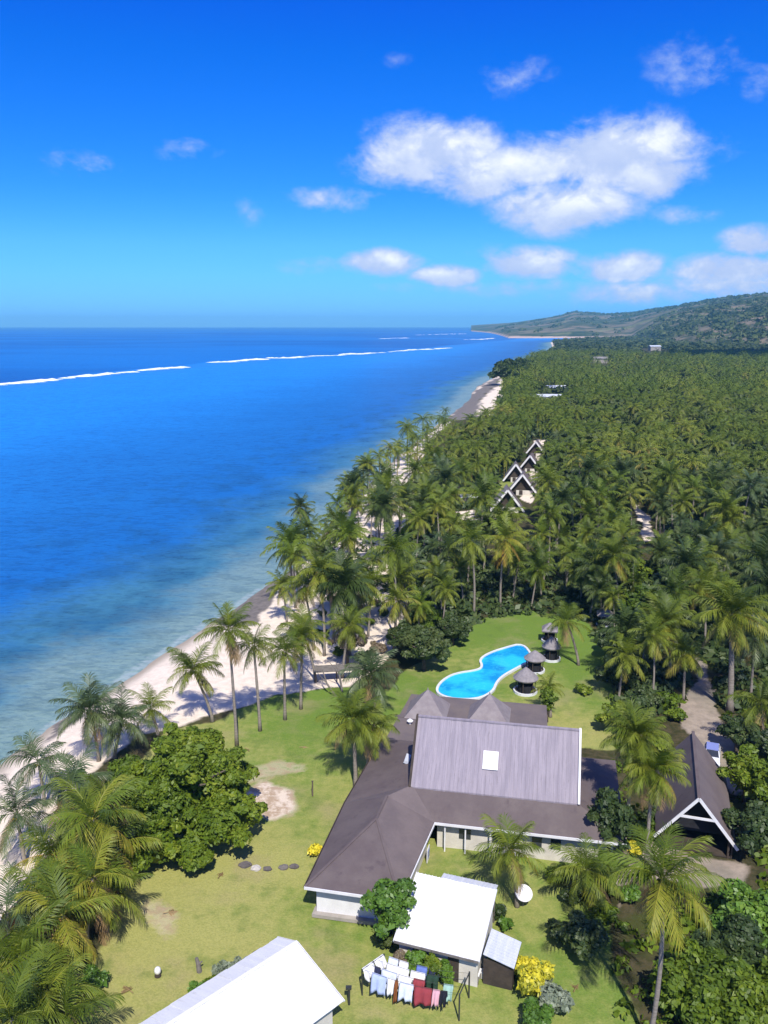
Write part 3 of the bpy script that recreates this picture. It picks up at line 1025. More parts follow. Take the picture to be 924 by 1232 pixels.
# ------------------------------------------------------------------ broad-leaved trees and shrubs
def leaf_cloud(blobs, n, size, seed, mat, name='crown', core=True, gap=0.0, aspect=1.5, jit=.9):
    """blobs (x, y, z, rx, ry, rz): small leaf faces spread through lumpy volumes"""
    g = np.random.default_rng(seed)
    B = np.array(blobs, float)
    wgt = (B[:, 3] * B[:, 4] + B[:, 4] * B[:, 5] + B[:, 3] * B[:, 5])
    bi = g.choice(len(B), n, p=wgt / wgt.sum())
    d = g.normal(size=(n, 3))
    d /= np.linalg.norm(d, axis=1)[:, None]
    d[:, 2] = np.where(d[:, 2] < -.35, -d[:, 2], d[:, 2])
    rad = 1.0 - np.abs(g.normal(0, .13, n)) + g.normal(0, .03, n)
    lump = np.sin(d[:, 0] * 7 + bi) * np.sin(d[:, 1] * 6 + bi * 2) * np.sin(d[:, 2] * 7)
    rad = rad + .10 * lump
    P = B[bi, :3] + d * rad[:, None] * B[bi, 3:6]
    if gap > 0:
        keep = fbm(P[:, 0] + P[:, 2] * .7 + seed, P[:, 1] + P[:, 2] * .5, max(B[:, 3].mean() * .7, .3), 2) > -gap
        P, d, bi = P[keep], d[keep], bi[keep]
    n = len(P)
    N = d + g.normal(size=(n, 3)) * jit * .7 + np.array([0, 0, .35])
    N /= np.linalg.norm(N, axis=1)[:, None]
    T = np.cross(N, g.normal(size=(n, 3)))
    T /= np.linalg.norm(T, axis=1)[:, None]
    Bn = np.cross(N, T)
    s = size * np.exp(g.normal(-.08, .32, n))[:, None]
    q0, q1, q2, q3 = P - T * s * aspect * .5, P + Bn * s * .42, P + T * s * aspect * .5, P - Bn * s * .42
    V = np.stack([q0, q1, q2, q3], 1).reshape(-1, 3)
    F = np.arange(4 * n).reshape(n, 4)
    blob_t = g.uniform(.2, .75, len(B))
    tint = np.clip(blob_t[bi] + g.normal(0, .21, n), 0, 1)
    tint = np.repeat(tint, 4)
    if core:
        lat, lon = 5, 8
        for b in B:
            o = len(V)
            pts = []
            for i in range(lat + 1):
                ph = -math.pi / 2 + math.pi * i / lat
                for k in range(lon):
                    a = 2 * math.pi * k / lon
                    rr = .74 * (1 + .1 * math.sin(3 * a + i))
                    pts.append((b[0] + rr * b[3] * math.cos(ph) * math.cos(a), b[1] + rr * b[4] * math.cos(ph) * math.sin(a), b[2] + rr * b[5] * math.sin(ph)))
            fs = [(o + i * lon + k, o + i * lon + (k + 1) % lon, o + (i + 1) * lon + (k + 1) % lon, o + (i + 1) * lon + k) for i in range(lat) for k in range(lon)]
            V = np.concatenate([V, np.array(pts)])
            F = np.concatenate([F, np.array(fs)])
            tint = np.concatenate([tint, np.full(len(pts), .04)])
    return mesh_np(name, V, F, mat, dict(tint=tint))


def blobs_tree(seed, R_, H, z0, n):
    """uneven lumps spread over a crown, some hanging low at its rim"""
    r = random.Random(seed)
    cz = z0 + H * .46
    out_ = [(0, 0, cz, R_ * .58, R_ * .58, H * .42)]
    for i in range(n):
        a = i * 2.4 + r.uniform(-.5, .5)
        e = math.asin(max(-.6, min(1, -.45 + 1.45 * (i + .5) / n + r.uniform(-.12, .12))))
        env = r.uniform(.58, .84)
        rr = R_ * r.uniform(.17, .40)
        x, y = math.cos(a) * math.cos(e) * env * R_, math.sin(a) * math.cos(e) * env * R_
        z = max(z0 + rr * .45, cz + math.sin(e) * env * H * .55)
        out_.append((x, y, z, rr, rr * r.uniform(.85, 1.15), rr * r.uniform(.65, .95)))
    return out_


def trunk_branches(h, spread, seed, r0=.22, nb=5, lean=(0, 0)):
    r = random.Random(seed)
    b = MB()
    top = Vector((lean[0], lean[1], h * .55))
    b.tube([(0, 0, -.3), (lean[0] * .4, lean[1] * .4, h * .28), top], [r0 * 1.4, r0, r0 * .8], 8)
    for k in range(nb):
        a = k * 6.283 / nb + r.uniform(-.4, .4)
        e = top + Vector((math.cos(a) * spread, math.sin(a) * spread, h * r.uniform(.3, .5)))
        b.tube([top - Vector((0, 0, .1)), top.lerp(e, .5) + Vector((0, 0, .15 * h * .5)), e], [r0 * .6, r0 * .42, r0 * .15], 6)
    return b


SHARED = {}


def tree(px, py, key, R_, H, z0, nb, nleaf, size, mat, label, cat='tree', name='broadleaf_tree', group=None, gap=0.0, rz=None, s=1.0, world=None):
    p = Vector(world) if world is not None else G(px, py)
    if key not in SHARED:
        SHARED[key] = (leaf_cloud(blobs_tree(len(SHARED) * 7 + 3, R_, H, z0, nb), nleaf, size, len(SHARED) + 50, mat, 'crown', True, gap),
                       trunk_branches(z0 + H * .6, R_ * .55, len(SHARED), .08 + R_ * .04).mesh('trunk', M['bark'], True))
    c, t = SHARED[key]
    o = thing(name, label, cat, p, rng.uniform(0, 6.28) if rz is None else rz, group)
    o.scale = (s, s, s)
    link('trunk', t, o)
    link('crown', c, o)
    return o


def shrub(px, py, key, R_, H, nleaf, size, mat, label, nb=5, name='shrub', s=1.0, group=None, rz=None, cat='shrub'):
    if key not in SHARED:
        r = random.Random(len(SHARED))
        bl = [(0, 0, H * .45, R_ * .6, R_ * .6, H * .5)]
        for i in range(nb):
            a = i * 2.4 + r.uniform(-.4, .4)
            q = r.uniform(.35, .75)
            rr = R_ * r.uniform(.3, .45)
            bl.append((math.cos(a) * q * R_, math.sin(a) * q * R_, H * r.uniform(.35, .8), rr, rr, min(H * .4, rr)))
        st = MB()
        for i in range(5):
            a = i * 1.3
            st.tube([(0, 0, -.1), (math.cos(a) * R_ * .35, math.sin(a) * R_ * .35, H * .7)], [.05, .02], 5)
        SHARED[key] = (leaf_cloud(bl, nleaf, size, len(SHARED) + 90, mat, 'foliage', True, .22), st.mesh('stem', M['bark']))
    c, t = SHARED[key]
    o = thing(name, label, cat, G(px, py), rng.uniform(0, 6.28) if rz is None else rz, group)
    o.scale = (s, s, s)
    link('foliage', c, o)
    link('stem', t, o)
    return o



make_ground()
make_sea()
make_surf()
make_hills()


# ------------------------------------------------------------------ the lodge
def plane_strips(b, a0, a1, c0, c1, n, th, r, gap=.02):
    """a roof slope laid in narrow uneven courses running up the slope"""
    a0, a1, c0, c1 = map(Vector, (a0, a1, c0, c1))       # eave left, eave right, top left, top right
    nrm = (a1 - a0).cross(c0 - a0).normalized()
    for i in range(n):
        s0, s1 = i / n, (i + 1) / n - gap / n
        off = nrm * r.uniform(0, .05)
        q = [a0.lerp(a1, s0) + off, a0.lerp(a1, s1) + off, c0.lerp(c1, s1) + off, c0.lerp(c1, s0) + off]
        b.slab(q, th)


def make_lodge():
    o = thing('lodge', 'large brown roofed lodge with a steep grey roof and white skylight above its wings', 'lodge', (2.9, 73.9, 0), R(-11.25))
    r = random.Random(4)
    b = MB()
    plane_strips(b, (-.35, -.15, 4.92), (15.25, -.15, 4.92), (-.35, 4.3, 10.1), (15.25, 4.3, 10.1), 42, .16, r)
    plane_strips(b, (15.25, 8.75, 4.92), (-.35, 8.75, 4.92), (15.25, 4.3, 10.1), (-.35, 4.3, 10.1), 42, .16, r)
    b.beam((-.4, 4.3, 10.12), (15.3, 4.3, 10.12), .3, .14)
    main = b.obj('main_roof', M['grey_roof'], o)
    # skylight lying on the front slope
    sl = (Vector((0, 4.45, 5.18))).normalized()
    c = Vector((7.05, -.15, 4.92)) + sl * 3.15
    nrm = Vector((0, -sl.z, sl.y))
    m = Matrix((Vector((1, 0, 0)), sl, nrm)).transposed().to_4x4()
    b = MB().box(c + nrm * .13, (1.45, 1.75, .16), M=m)
    sk = b.obj('skylight', M['white'], main)
    for i, (x0, x1) in enumerate((((-.35), 0), (15.25, 0))):
        g = MB()
        xx = .1 if i == 0 else 14.8
        g.add([(xx, .25, 4.3), (xx, 8.4, 4.3), (xx, 4.3, 9.7), (xx + .12, .25, 4.3), (xx + .12, 8.4, 4.3), (xx + .12, 4.3, 9.7)],
              [(0, 2, 1), (3, 4, 5), (0, 1, 4, 3), (1, 2, 5, 4), (2, 0, 3, 5)])
        g.obj('gable_wall', M['timber'], o)
        xb = -.42 if i == 0 else 15.35
        mt = M['timber'] if i == 0 else M['white']
        MB().beam((xb, -.2, 4.9), (xb, 4.28, 10.16), .2, .4).obj('bargeboard', mt, o)
        MB().beam((xb, 8.8, 4.9), (xb, 4.32, 10.12), .2, .4).obj('bargeboard', mt, o)
    AP, HP = (-2.2, -2.3, 5.0), (-2.4, -6.2, 5.0)
    IN0, IN1, IN2, IN3 = (-.2, .1, 5), (15.1, .1, 5), (15.1, 8.5, 5), (-.2, 8.5, 5)
    WE, EE, VC, WN = (-6.8, -13.9, 3), (1.1, -14.05, 3), (2.3, -2.65, 3), (-6.6, -1.0, 3.0)
    OE0, OE1, OW = (19.5, -2.65, 3), (19.5, 12.5, 3), (-5.6, 12.5, 3)
    lower = MB()
    for q in ([IN0, VC, OE0, IN1], [IN1, OE0, OE1, IN2], [IN2, OE1, OW, IN3], [IN3, OW, WN, IN0]):
        lower.slab(q, .14)
    lower.obj('lower_roof', M['brown_roof'], o)
    wing = MB()
    for q in ([AP, WN, WE, HP], [HP, WE, EE]):
        wing.slab(q, .14)
    wing.obj('wing_roof', M['brown_roof'], o)
    wing = MB()
    for q in ([HP, EE, VC, AP], [AP, VC, IN0], [AP, IN0, WN]):
        wing.slab(q, .14)
    wing.obj('wing_roof', M['brown_roof_b'], o)
    cap = MB()
    for a, c2 in ((AP, HP), (HP, WE), (HP, EE)):
        cap.beam(Vector(a) + Vector((0, 0, .02)), Vector(c2) + Vector((0, 0, .02)), .22, .09)
    cap.obj('ridge_cap', M['brown_roof'], o)
    fa = MB()
    fa.beam((2.34, -2.72, 2.93), (19.5, -2.72, 2.93), .08, .24)
    fa.obj('fascia', M['white'], o)
    fa = MB()
    fa.beam((-6.85, -13.96, 2.93), (1.15, -14.12, 2.93), .08, .24)
    fa.obj('fascia', M['white'], o)
    fa = MB()
    fa.beam((1.2, -14.0, 2.93), (2.38, -2.75, 2.93), .08, .22)
    fa.obj('fascia', M['white'], o)
    fa = MB()
    fa.beam((-6.88, -13.9, 2.93), (-6.68, -1.0, 2.93), .08, .2)
    fa.beam((-6.68, -1.0, 2.93), (-5.68, 12.5, 2.93), .08, .2)
    fa.obj('fascia', M['timber'], o)
    # walls
    wl = MB().box((10.2, -1.75, 1.25), (15.4, .2, 2.7))
    fw = wl.obj('wall', M['cream'], o)
    for k, (x, wd_) in enumerate(((11.7, .9), (13.4, .9), (5.1, 1.1), (8.2, 1.1))):
        wn = MB().box((x, -1.87, 1.65), (wd_, .06, 1.0)).obj('window', M['window'], fw)
    wl = MB().box((-2.9, -13.05, 1.2), (6.3, .2, 2.6))
    wl.obj('wall', M['white'], o)
    wl = MB().box((-2.9, -13.1, .15), (6.9, 1.0, .3))
    wl.obj('plinth', M['concrete'], o)
    wl = MB().box((1.05, -7.9, 1.25), (.2, 10.2, 2.7), rz=R(-6))
    wl.obj('wall', M['cream'], o)
    wl = MB().box((-5.75, -7.0, 1.25), (.2, 12, 2.7))
    wl.obj('wall', M['cream'], o)
    wl = MB().box((-5.05, 5.5, 1.25), (.2, 12.5, 2.7), rz=R(-3.5))
    wl.obj('wall', M['cream'], o)
    wl = MB().box((18.4, 5.0, 1.25), (.2, 13.2, 2.7))
    wl.obj('wall', M['cream'], o)
    wl = MB().box((4.2, 24.0, 1.2), (15.5, .2, 2.6))
    wl.obj('wall', M['cream'], o)
    for x in (3.3, 5.2, 7.5, 9.8):
        MB().box((x, -2.45, 1.35), (.12, .12, 2.75)).obj('verandah_post', M['white'], o)
    # terrace roof with two little pyramid turrets
    t = MB()
    t.slab([(-5.3, 12.3, 2.94), (12.6, 12.3, 2.94), (12.2, 24.8, 2.94), (-4.4, 24.8, 2.94)], .18)
    t.beam((-5.3, 18.4, 2.98), (12.4, 18.4, 2.98), .5, .06)
    t.obj('terrace_roof', M['deck_roof'], o)
    for x, y in ((-1.7, 20.4), (5.6, 20.6)):
        p = MB()
        h = 2.45
        p.add([(x - h, y - h, 2.98), (x + h, y - h, 2.98), (x + h, y + h, 2.98), (x - h, y + h, 2.98), (x, y, 5.75)],
              [(0, 1, 4), (1, 2, 4), (2, 3, 4), (3, 0, 4), (3, 2, 1, 0)])
        tr = p.obj('turret_roof', M['turret'], o)
        MB().cone((x, y, 5.6), .12, .4, 8).obj('finial', M['turret'], tr)
    for x, y, z in ((-3.1, 22.6, 2.98), (-3.2, 16.6, 2.98)):
        v = MB()
        v.cone((x, y, z), .14, .3, 8, .14)
        v.cone((x, y, z + .3), .33, .12, 10, .38)
        v.cone((x, y, z + .42), .38, .22, 10, .1)
        v.obj('roof_vent', M['white'], o)
    v = MB().box((-1.6, 5.4, 4.72), (.5, 1.5, .3), M=Matrix.Rotation(R(20), 4, 'Y'))
    v.obj('roof_light', M['pale_iron'], o)


def make_white_house():
    o = thing('cottage', 'small cottage with a bright white iron roof and lean-tos beside the washing line', 'cottage', (3.95, 54.95, 0), R(-19.5))
    r = random.Random(9)
    b = MB()
    plane_strips(b, (-3.3, -.2, 2.6), (3.2, -.2, 2.6), (-3.3, 5.6, 4.5), (3.2, 5.6, 4.5), 9, .05, r, .004)
    for k in range(22):
        x = -3.2 + k * .298
        b.beam((x, -.2, 2.66), (x, 5.6, 4.56), .04, .035)
    b.obj('roof', M['white_iron'], o)
    MB().beam((-3.3, -.26, 2.54), (3.2, -.26, 2.54), .07, .18).obj('fascia', M['grey_timber'], o)
    for xb in (3.25, -3.35):
        MB().beam((xb, -.25, 2.56), (xb, 5.65, 4.48), .06, .18).obj('bargeboard', M['white'], o)
    w = MB().box((0, .35, 1.2), (6.1, .14, 2.5))
    fw = w.obj('wall', M['cream'], o)
    MB().box((-1.4, .26, 1.5), (1.1, .05, .9)).obj('window', M['window'], fw)
    MB().box((1.2, .26, 1.0), (.85, .05, 2.0)).obj('door', M['timber'], fw)
    for x in (-3.05, 2.9):
        MB().add([(x, .43, 0), (x, 5.4, 0), (x, 5.4, 4.25), (x, .43, 2.6), (x + .12, .43, 0), (x + .12, 5.4, 0), (x + .12, 5.4, 4.25), (x + .12, .43, 2.6)],
                 [(0, 1, 2, 3), (7, 6, 5, 4), (0, 4, 5, 1), (2, 6, 7, 3), (1, 5, 6, 2), (0, 3, 7, 4)]).obj('wall', M['cream'], o)
    MB().box((0, 5.48, 2.1), (6.0, .14, 4.2)).obj('wall', M['cream'], o)
    b = MB()
    b.slab([(-1.7, 7.9, 3.3), (-1.7, 5.75, 3.7), (2.9, 5.75, 3.7), (2.9, 7.9, 3.3)], .06)
    for k in range(15):
        x = -1.6 + k * .305
        b.beam((x, 5.75, 3.73), (x, 7.9, 3.33), .04, .03)
    b.obj('lean_to_roof', M['pale_iron'], o)
    for x in (-1.5, .5, 2.7):
        MB().box((x, 7.6, 1.65), (.1, .1, 3.3)).obj('post', M['grey_timber'], o)
    b = MB()
    b.slab([(3.36, .6, 2.65), (5.7, .5, 2.15), (5.7, 3.4, 2.15), (3.36, 3.5, 2.65)], .06)
    for k in range(9):
        y = .75 + k * .32
        b.beam((3.4, y, 2.67), (5.7, y, 2.18), .04, .03)
    b.obj('side_roof', M['pale_iron'], o)
    MB().box((4.45, .85, 1.0), (2.2, .1, 2.1)).obj('side_wall', M['timber'], o)
    MB().box((5.5, 2.0, 1.0), (.1, 2.3, 2.1)).obj('side_wall', M['timber'], o)
    t = thing('table', 'small white topped table standing on the grass below the cottage roof corner', 'table', G(566, 1178), R(-20))
    MB().box((0, 0, .78), (1.5, .85, .06)).obj('tabletop', M['white'], t)
    for x in (-.65, .65):
        for y in (-.33, .33):
            MB().box((x, y, .37), (.07, .07, .75)).obj('leg', M['grey_timber'], t)
    c = thing('storage_box', 'low pale box beside the white table at the cottage corner', 'box', G(584, 1176), R(-20))
    MB().box((0, 0, .25), (.6, .5, .5)).obj('bin', M['cream'], c)
    MB().box((0, 0, .53), (.66, .56, .06)).obj('lid', M['white'], c)


def make_near_house():
    o = thing('bungalow', 'bungalow with a long white gabled iron roof cut by the bottom of the view', 'bungalow', (-6.35, 53.3, 0), R(-135.0))
    r = random.Random(3)
    b = MB()
    plane_strips(b, (15, 4.95, 2.7), (-.1, 4.95, 2.7), (15, 0, 4.45), (-.1, 0, 4.45), 20, .05, r, .004)
    for k in range(50):
        x = -.05 + k * .3
        b.beam((x, 4.95, 2.76), (x, 0, 4.51), .035, .03)
    b.obj('roof', M['white_iron'], o)
    b = MB()
    plane_strips(b, (-.1, -2.3, 3.55), (15, -2.3, 3.55), (-.1, -.02, 4.45), (15, -.02, 4.45), 20, .05, r, .004)
    b.obj('roof', M['white_iron'], o)
    MB().beam((-.15, 0, 4.53), (15, 0, 4.53), .26, .05).obj('ridge_cap', M['white_iron'], o)
    f = MB()
    f.beam((-.16, 5.0, 2.66), (-.16, .02, 4.42), .05, .18)
    f.beam((-.16, -2.35, 3.5), (-.16, -.02, 4.42), .05, .18)
    f.obj('bargeboard', M['white'], o)
    MB().box((7.5, 4.4, 1.3), (14, .14, 2.6)).obj('wall', M['cream'], o)
    MB().box((7.5, -1.9, 1.75), (14, .14, 3.5)).obj('wall', M['cream'], o)
    MB().add([(.5, -1.8, 0), (.5, 4.3, 0), (.5, 4.3, 2.75), (.5, 0, 4.2), (.5, -1.8, 3.5), (.62, -1.8, 0), (.62, 4.3, 0), (.62, 4.3, 2.75), (.62, 0, 4.2), (.62, -1.8, 3.5)],
             [(0, 1, 2, 3, 4), (9, 8, 7, 6, 5), (0, 5, 6, 1), (1, 6, 7, 2), (2, 7, 8, 3), (3, 8, 9, 4), (4, 9, 5, 0)]).obj('wall', M['timber'], o)


def make_carport():
    o = thing('carport', 'steep brown gabled carport with white bargeboards and a dark open front', 'carport', (28.8, 70.4, 0), R(-17.3))
    hw, ez, az = 3.55, 1.35, 5.75
    D = 13.6
    b = MB()
    b.slab([(-hw, 0, ez), (0, 0, az), (0, D, az), (-hw, D, ez)][::-1], .13)
    b.obj('roof', M['brown_roof'], o)
    b = MB()
    b.slab([(hw, 0, ez), (0, 0, az), (0, D, az), (hw, D, ez)], .13)
    b.obj('roof', M['brown_roof_b'], o)
    MB().beam((0, -.05, az + .03), (0, D + .05, az + .03), .3, .1).obj('ridge_cap', M['brown_roof'], o)
    for s in (-1, 1):
        MB().beam((s * (hw + .1), -.08, ez - .16), (0, -.08, az - .02), .09, .27).obj('bargeboard', M['white'], o)
    MB().beam((-1.55, -.06, az - 2.0), (1.55, -.06, az - 2.0), .1, .22).obj('tie_beam', M['white'], o)
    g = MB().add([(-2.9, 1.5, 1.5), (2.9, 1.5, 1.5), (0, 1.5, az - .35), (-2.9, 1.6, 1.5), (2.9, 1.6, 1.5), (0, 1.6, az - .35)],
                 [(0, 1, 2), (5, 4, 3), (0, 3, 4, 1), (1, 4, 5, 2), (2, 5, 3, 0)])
    g.obj('shade_sheet', M['dark'], o)  # near-black sheet added to stand in for shade behind the open front
    for s in (-1, 1):
        MB().box((s * 3.2, D / 2, .7), (.12, D - .6, 1.5)).obj('side_wall', M['timber'], o)
        for y in (.35, 4.5, 9):
            MB().box((s * 2.9, y, 1.0), (.18, .18, 2.1)).obj('post', M['timber'], o)
    MB().add([(-3.2, D - .5, 0), (3.2, D - .5, 0), (3.2, D - .5, 1.7), (0, D - .5, 5.4), (-3.2, D - .5, 1.7), (-3.2, D - .4, 0), (3.2, D - .4, 0), (3.2, D - .4, 1.7), (0, D - .4, 5.4), (-3.2, D - .4, 1.7)],
             [(0, 1, 2, 3, 4), (9, 8, 7, 6, 5), (0, 5, 6, 1), (1, 6, 7, 2), (2, 7, 8, 3), (3, 8, 9, 4), (4, 9, 5, 0)]).obj('back_wall', M['timber'], o)
    MB().box((0, D / 2 - .2, .08), (6.3, D - 1, .14)).obj('floor_slab', M['timber'], o)  # dark material puts the shade of the inside into the floor colour


def make_car():
    p = G(856, 915)
    o = thing('car', 'white car with a blue roof parked beside the brown carport roof', 'car', p, R(-30 + 8))
    # profile along y (front at -y)
    prof = [(-2.1, .35), (-2.12, .62), (-1.95, .82), (-1.0, .95), (-.95, .96), (1.9, .98), (2.1, .8), (2.12, .4)]
    b = MB()
    n = len(prof)
    vs = []
    for (sx, ins) in ((-.86, 0), (-.82, .0), (.82, 0), (.86, 0)):
        for (y, z) in prof:
            vs.append((sx * (1 - .05 * (z > .9)), y, z if abs(sx) > .83 else z + .02))
    fs = []
    for k in range(3):
        for i in range(n):
            j = (i + 1) % n
            fs.append((k * n + i, k * n + j, (k + 1) * n + j, (k + 1) * n + i))
    fs.append(tuple(range(n)))
    fs.append(tuple(range(3 * n, 4 * n))[::-1])
    b.add(vs, fs)
    b.obj('body', M['car_white'], o)
    c = MB()
    lo, hi = [(-.78, -1.0), (.78, -1.0), (.78, 1.85), (-.78, 1.85)], [(-.62, -.25), (.62, -.25), (.62, 1.45), (-.62, 1.45)]
    c.add([(x, y, .97) for x, y in lo] + [(x, y, 1.42) for x, y in hi], [(0, 1, 5, 4), (1, 2, 6, 5), (2, 3, 7, 6), (3, 0, 4, 7), (4, 5, 6, 7)])
    c.obj('window', M['window'], o)
    MB().box((0, .6, 1.46), (1.3, 1.78, .07)).obj('roof', M['car_blue'], o)
    for x in (-.7, .7):
        f = MB()
        f.beam((x * 1.09, -.98, .98), (x * .91, -.26, 1.43), .07, .06)
        f.beam((x * 1.09, 1.83, .98), (x * .91, 1.46, 1.43), .09, .08)
        f.beam((x * 1.02, .5, .98), (x * .92, .5, 1.43), .07, .07)
        f.obj('pillar', M['car_white'], o)
        MB().box((x * .82, -2.1, .66), (.36, .1, .18)).obj('headlight', M['lamp'], o)
    MB().box((0, -2.13, .45), (1.6, .12, .2)).obj('bumper', M['timber'], o)
    for x in (-.8, .8):
        for y in (-1.3, 1.3):
            wv = MB()
            k = 14
            vs = [(x + dx, y + .32 * math.cos(2 * math.pi * i / k), .32 + .32 * math.sin(2 * math.pi * i / k)) for dx in (-.1, .1) for i in range(k)]
            wv.add(vs, [(i, (i + 1) % k, k + (i + 1) % k, k + i) for i in range(k)] + [tuple(range(k))[::-1], tuple(range(k, 2 * k))])
            wo = wv.obj('wheel', M['tyre'], o)
            MB().box((x + (.11 if x > 0 else -.11), y, .32), (.03, .3, .3)).obj('rim', M['lamp'], wo)


# ------------------------------------------------------------------ the pool and its huts
POOL_PX = [(527, 829), (534, 820), (548, 812), (577, 808), (582, 803), (578, 795), (590, 787), (612, 780), (628, 776), (639, 790), (636, 797), (620, 805), (604, 814),
           (596, 822), (592, 833), (575, 842), (545, 842), (528, 836)]


def smooth_poly(P, it=2):
    for _ in range(it):
        Q = []
        for i in range(len(P)):
            a, b = P[i], P[(i + 1) % len(P)]
            Q += [a.lerp(b, .25), a.lerp(b, .75)]
        P = Q
    return P


def make_pool():
    P = smooth_poly([Vector((q.x, q.y, 0)) for q in gp(*POOL_PX)], 2)
    c = sum(P, Vector()) / len(P)
    o = thing('swimming_pool', 'turquoise swimming pool with a waisted outline and pale coping on the lawn', 'swimming pool', (c.x, c.y, 0))
    n = len(P)
    area = sum(P[i].x * P[(i + 1) % n].y - P[(i + 1) % n].x * P[i].y for i in range(n))
    sg = 1 if area > 0 else -1
    rings = []
    for off, z in ((0.0, .14), (0.0, .27), (.34, .27), (.34, -.2)):
        ring = []
        for i in range(n):
            d = (P[(i + 1) % n] - P[i - 1]).normalized()
            nrm = Vector((d.y, -d.x, 0)) * sg
            q = P[i] + nrm * off - c
            ring.append((q.x, q.y, z))
        rings.append(ring)
    b = MB()
    fs = []
    for k in range(3):
        for i in range(n):
            j = (i + 1) % n
            fs.append((k * n + i, k * n + j, (k + 1) * n + j, (k + 1) * n + i))
    b.add([q for rg in rings for q in rg], fs)
    b.obj('coping', M['coping'], o)
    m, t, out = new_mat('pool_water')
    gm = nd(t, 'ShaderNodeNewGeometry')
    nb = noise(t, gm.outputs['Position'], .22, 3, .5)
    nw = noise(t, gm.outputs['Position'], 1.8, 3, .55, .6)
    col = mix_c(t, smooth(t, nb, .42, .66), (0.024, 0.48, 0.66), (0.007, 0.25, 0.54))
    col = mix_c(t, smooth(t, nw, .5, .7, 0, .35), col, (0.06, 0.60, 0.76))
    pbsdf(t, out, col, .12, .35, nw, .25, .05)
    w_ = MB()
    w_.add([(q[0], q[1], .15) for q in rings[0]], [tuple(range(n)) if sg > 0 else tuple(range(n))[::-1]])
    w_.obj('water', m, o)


def make_hut(px, py, rad, label, square=False, h=2.0, rise=1.5):
    o = thing('poolside_hut', label, 'hut', G(px, py), R(-11))
    n = 4 if square else 18
    b = MB()
    ph = math.pi / 4 if square else 0
    rr = rad * (1.3 if square else 1.0)
    lay = 5
    vs = []
    for i in range(lay + 1):
        s = i / lay
        for q in range(n):
            a = 2 * math.pi * q / n + ph
            k = rr * (1 - s) + .05
            vs.append((k * math.cos(a), k * math.sin(a), h + rise * (s ** .9) + (.0 if i % 2 else .03)))
    fs = [(i * n + q, i * n + (q + 1) % n, (i + 1) * n + (q + 1) % n, (i + 1) * n + q) for i in range(lay) for q in range(n)]
    vs2 = [(rr * .97 * math.cos(2 * math.pi * q / n + ph), rr * .97 * math.sin(2 * math.pi * q / n + ph), h - .16) for q in range(n)]
    o2 = len(vs)
    vs += vs2
    fs += [(q, o2 + q, o2 + (q + 1) % n, (q + 1) % n) for q in range(n)]
    fs.append(tuple(o2 + q for q in range(n))[::-1])
    b.add(vs, fs)
    b.obj('roof', M['thatch'], o)
    for k in range(6):
        a = k * math.pi / 3 + .3
        MB().tube([(rad * .8 * math.cos(a), rad * .8 * math.sin(a), -.2), (rad * .8 * math.cos(a), rad * .8 * math.sin(a), h)], .06, 6).obj('post', M['timber'], o)
    c = MB().cone((0, 0, 0), rad * .62, 1.15, 16, rad * .62)
    c.obj('shade_core', M['dark'], o)  # near-black drum standing in for the shade inside the hut
    ring = MB()
    k = 20
    vs, fs = [], []
    for (q, z) in ((rad * .86, -.1), (rad * .86, .3), (rad * .98, .3), (rad * .98, -.1)):
        vs += [(q * math.cos(2 * math.pi * i / k), q * math.sin(2 * math.pi * i / k), z) for i in range(k)]
    fs = [(j * k + i, j * k + (i + 1) % k, (j + 1) * k + (i + 1) % k, (j + 1) * k + i) for j in range(3) for i in range(k)]
    ring.add(vs, fs)
    ring.obj('kerb', M['coping'], o)
    MB().cone((0, 0, .0), rad * .9, .09, 20, rad * .9).obj('floor', M['rock'], o)


def make_beach_hut(px, py, label, wd=8.6, hh=6.2, dp=9.0, rz=0.0):
    o = thing('beach_hut', label, 'hut', G(px, py), rz)
    hw = wd / 2
    for s in (-1, 1):
        b = MB()
        q = [(s * hw, 0, .7), (0, 0, hh), (0, dp, hh), (s * hw, dp, .7)]
        b.slab(q if s > 0 else q[::-1], .2)
        b.obj('roof', M['thatch'] if s < 0 else M['brown_roof_b'], o)
        MB().beam((s * (hw + .1), -.1, .55), (0, -.1, hh), .12, .52).obj('bargeboard', M['white'], o)
    MB().add([(-hw + .6, 1.3, .9), (hw - .6, 1.3, .9), (0, 1.3, hh - .5), (-hw + .6, 1.45, .9), (hw - .6, 1.45, .9), (0, 1.45, hh - .5)],
             [(0, 1, 2), (5, 4, 3), (0, 3, 4, 1), (1, 4, 5, 2), (2, 5, 3, 0)]).obj('gable_wall', M['timber'], o)
    w_ = MB().box((.6, .9, .75), (wd * .55, .2, 1.6)).obj('wall', M['cream'], o)
    MB().box((-.4, .78, .9), (1.0, .06, 1.3)).obj('door', M['timber'], w_)


def make_shed(px, py, wd, dp, h, rz, label, z=0.0, mat='pale_iron', group=None):
    o = thing('shed', label, 'building', G(px, py), rz, group)
    MB().box((0, dp / 2, h / 2), (wd * .92, dp * .9, h)).obj('wall', M['concrete'], o)
    for s in (0, 1):
        b = MB()
        q = [(-wd / 2, -.3, h - .1), (wd / 2, -.3, h - .1), (wd / 2, dp / 2, h + dp * .17), (-wd / 2, dp / 2, h + dp * .17)] if s == 0 else \
            [(wd / 2, dp + .3, h - .1), (-wd / 2, dp + .3, h - .1), (-wd / 2, dp / 2, h + dp * .17), (wd / 2, dp / 2, h + dp * .17)]
        b.slab(q, .15)
        b.obj('roof', M[mat], o)


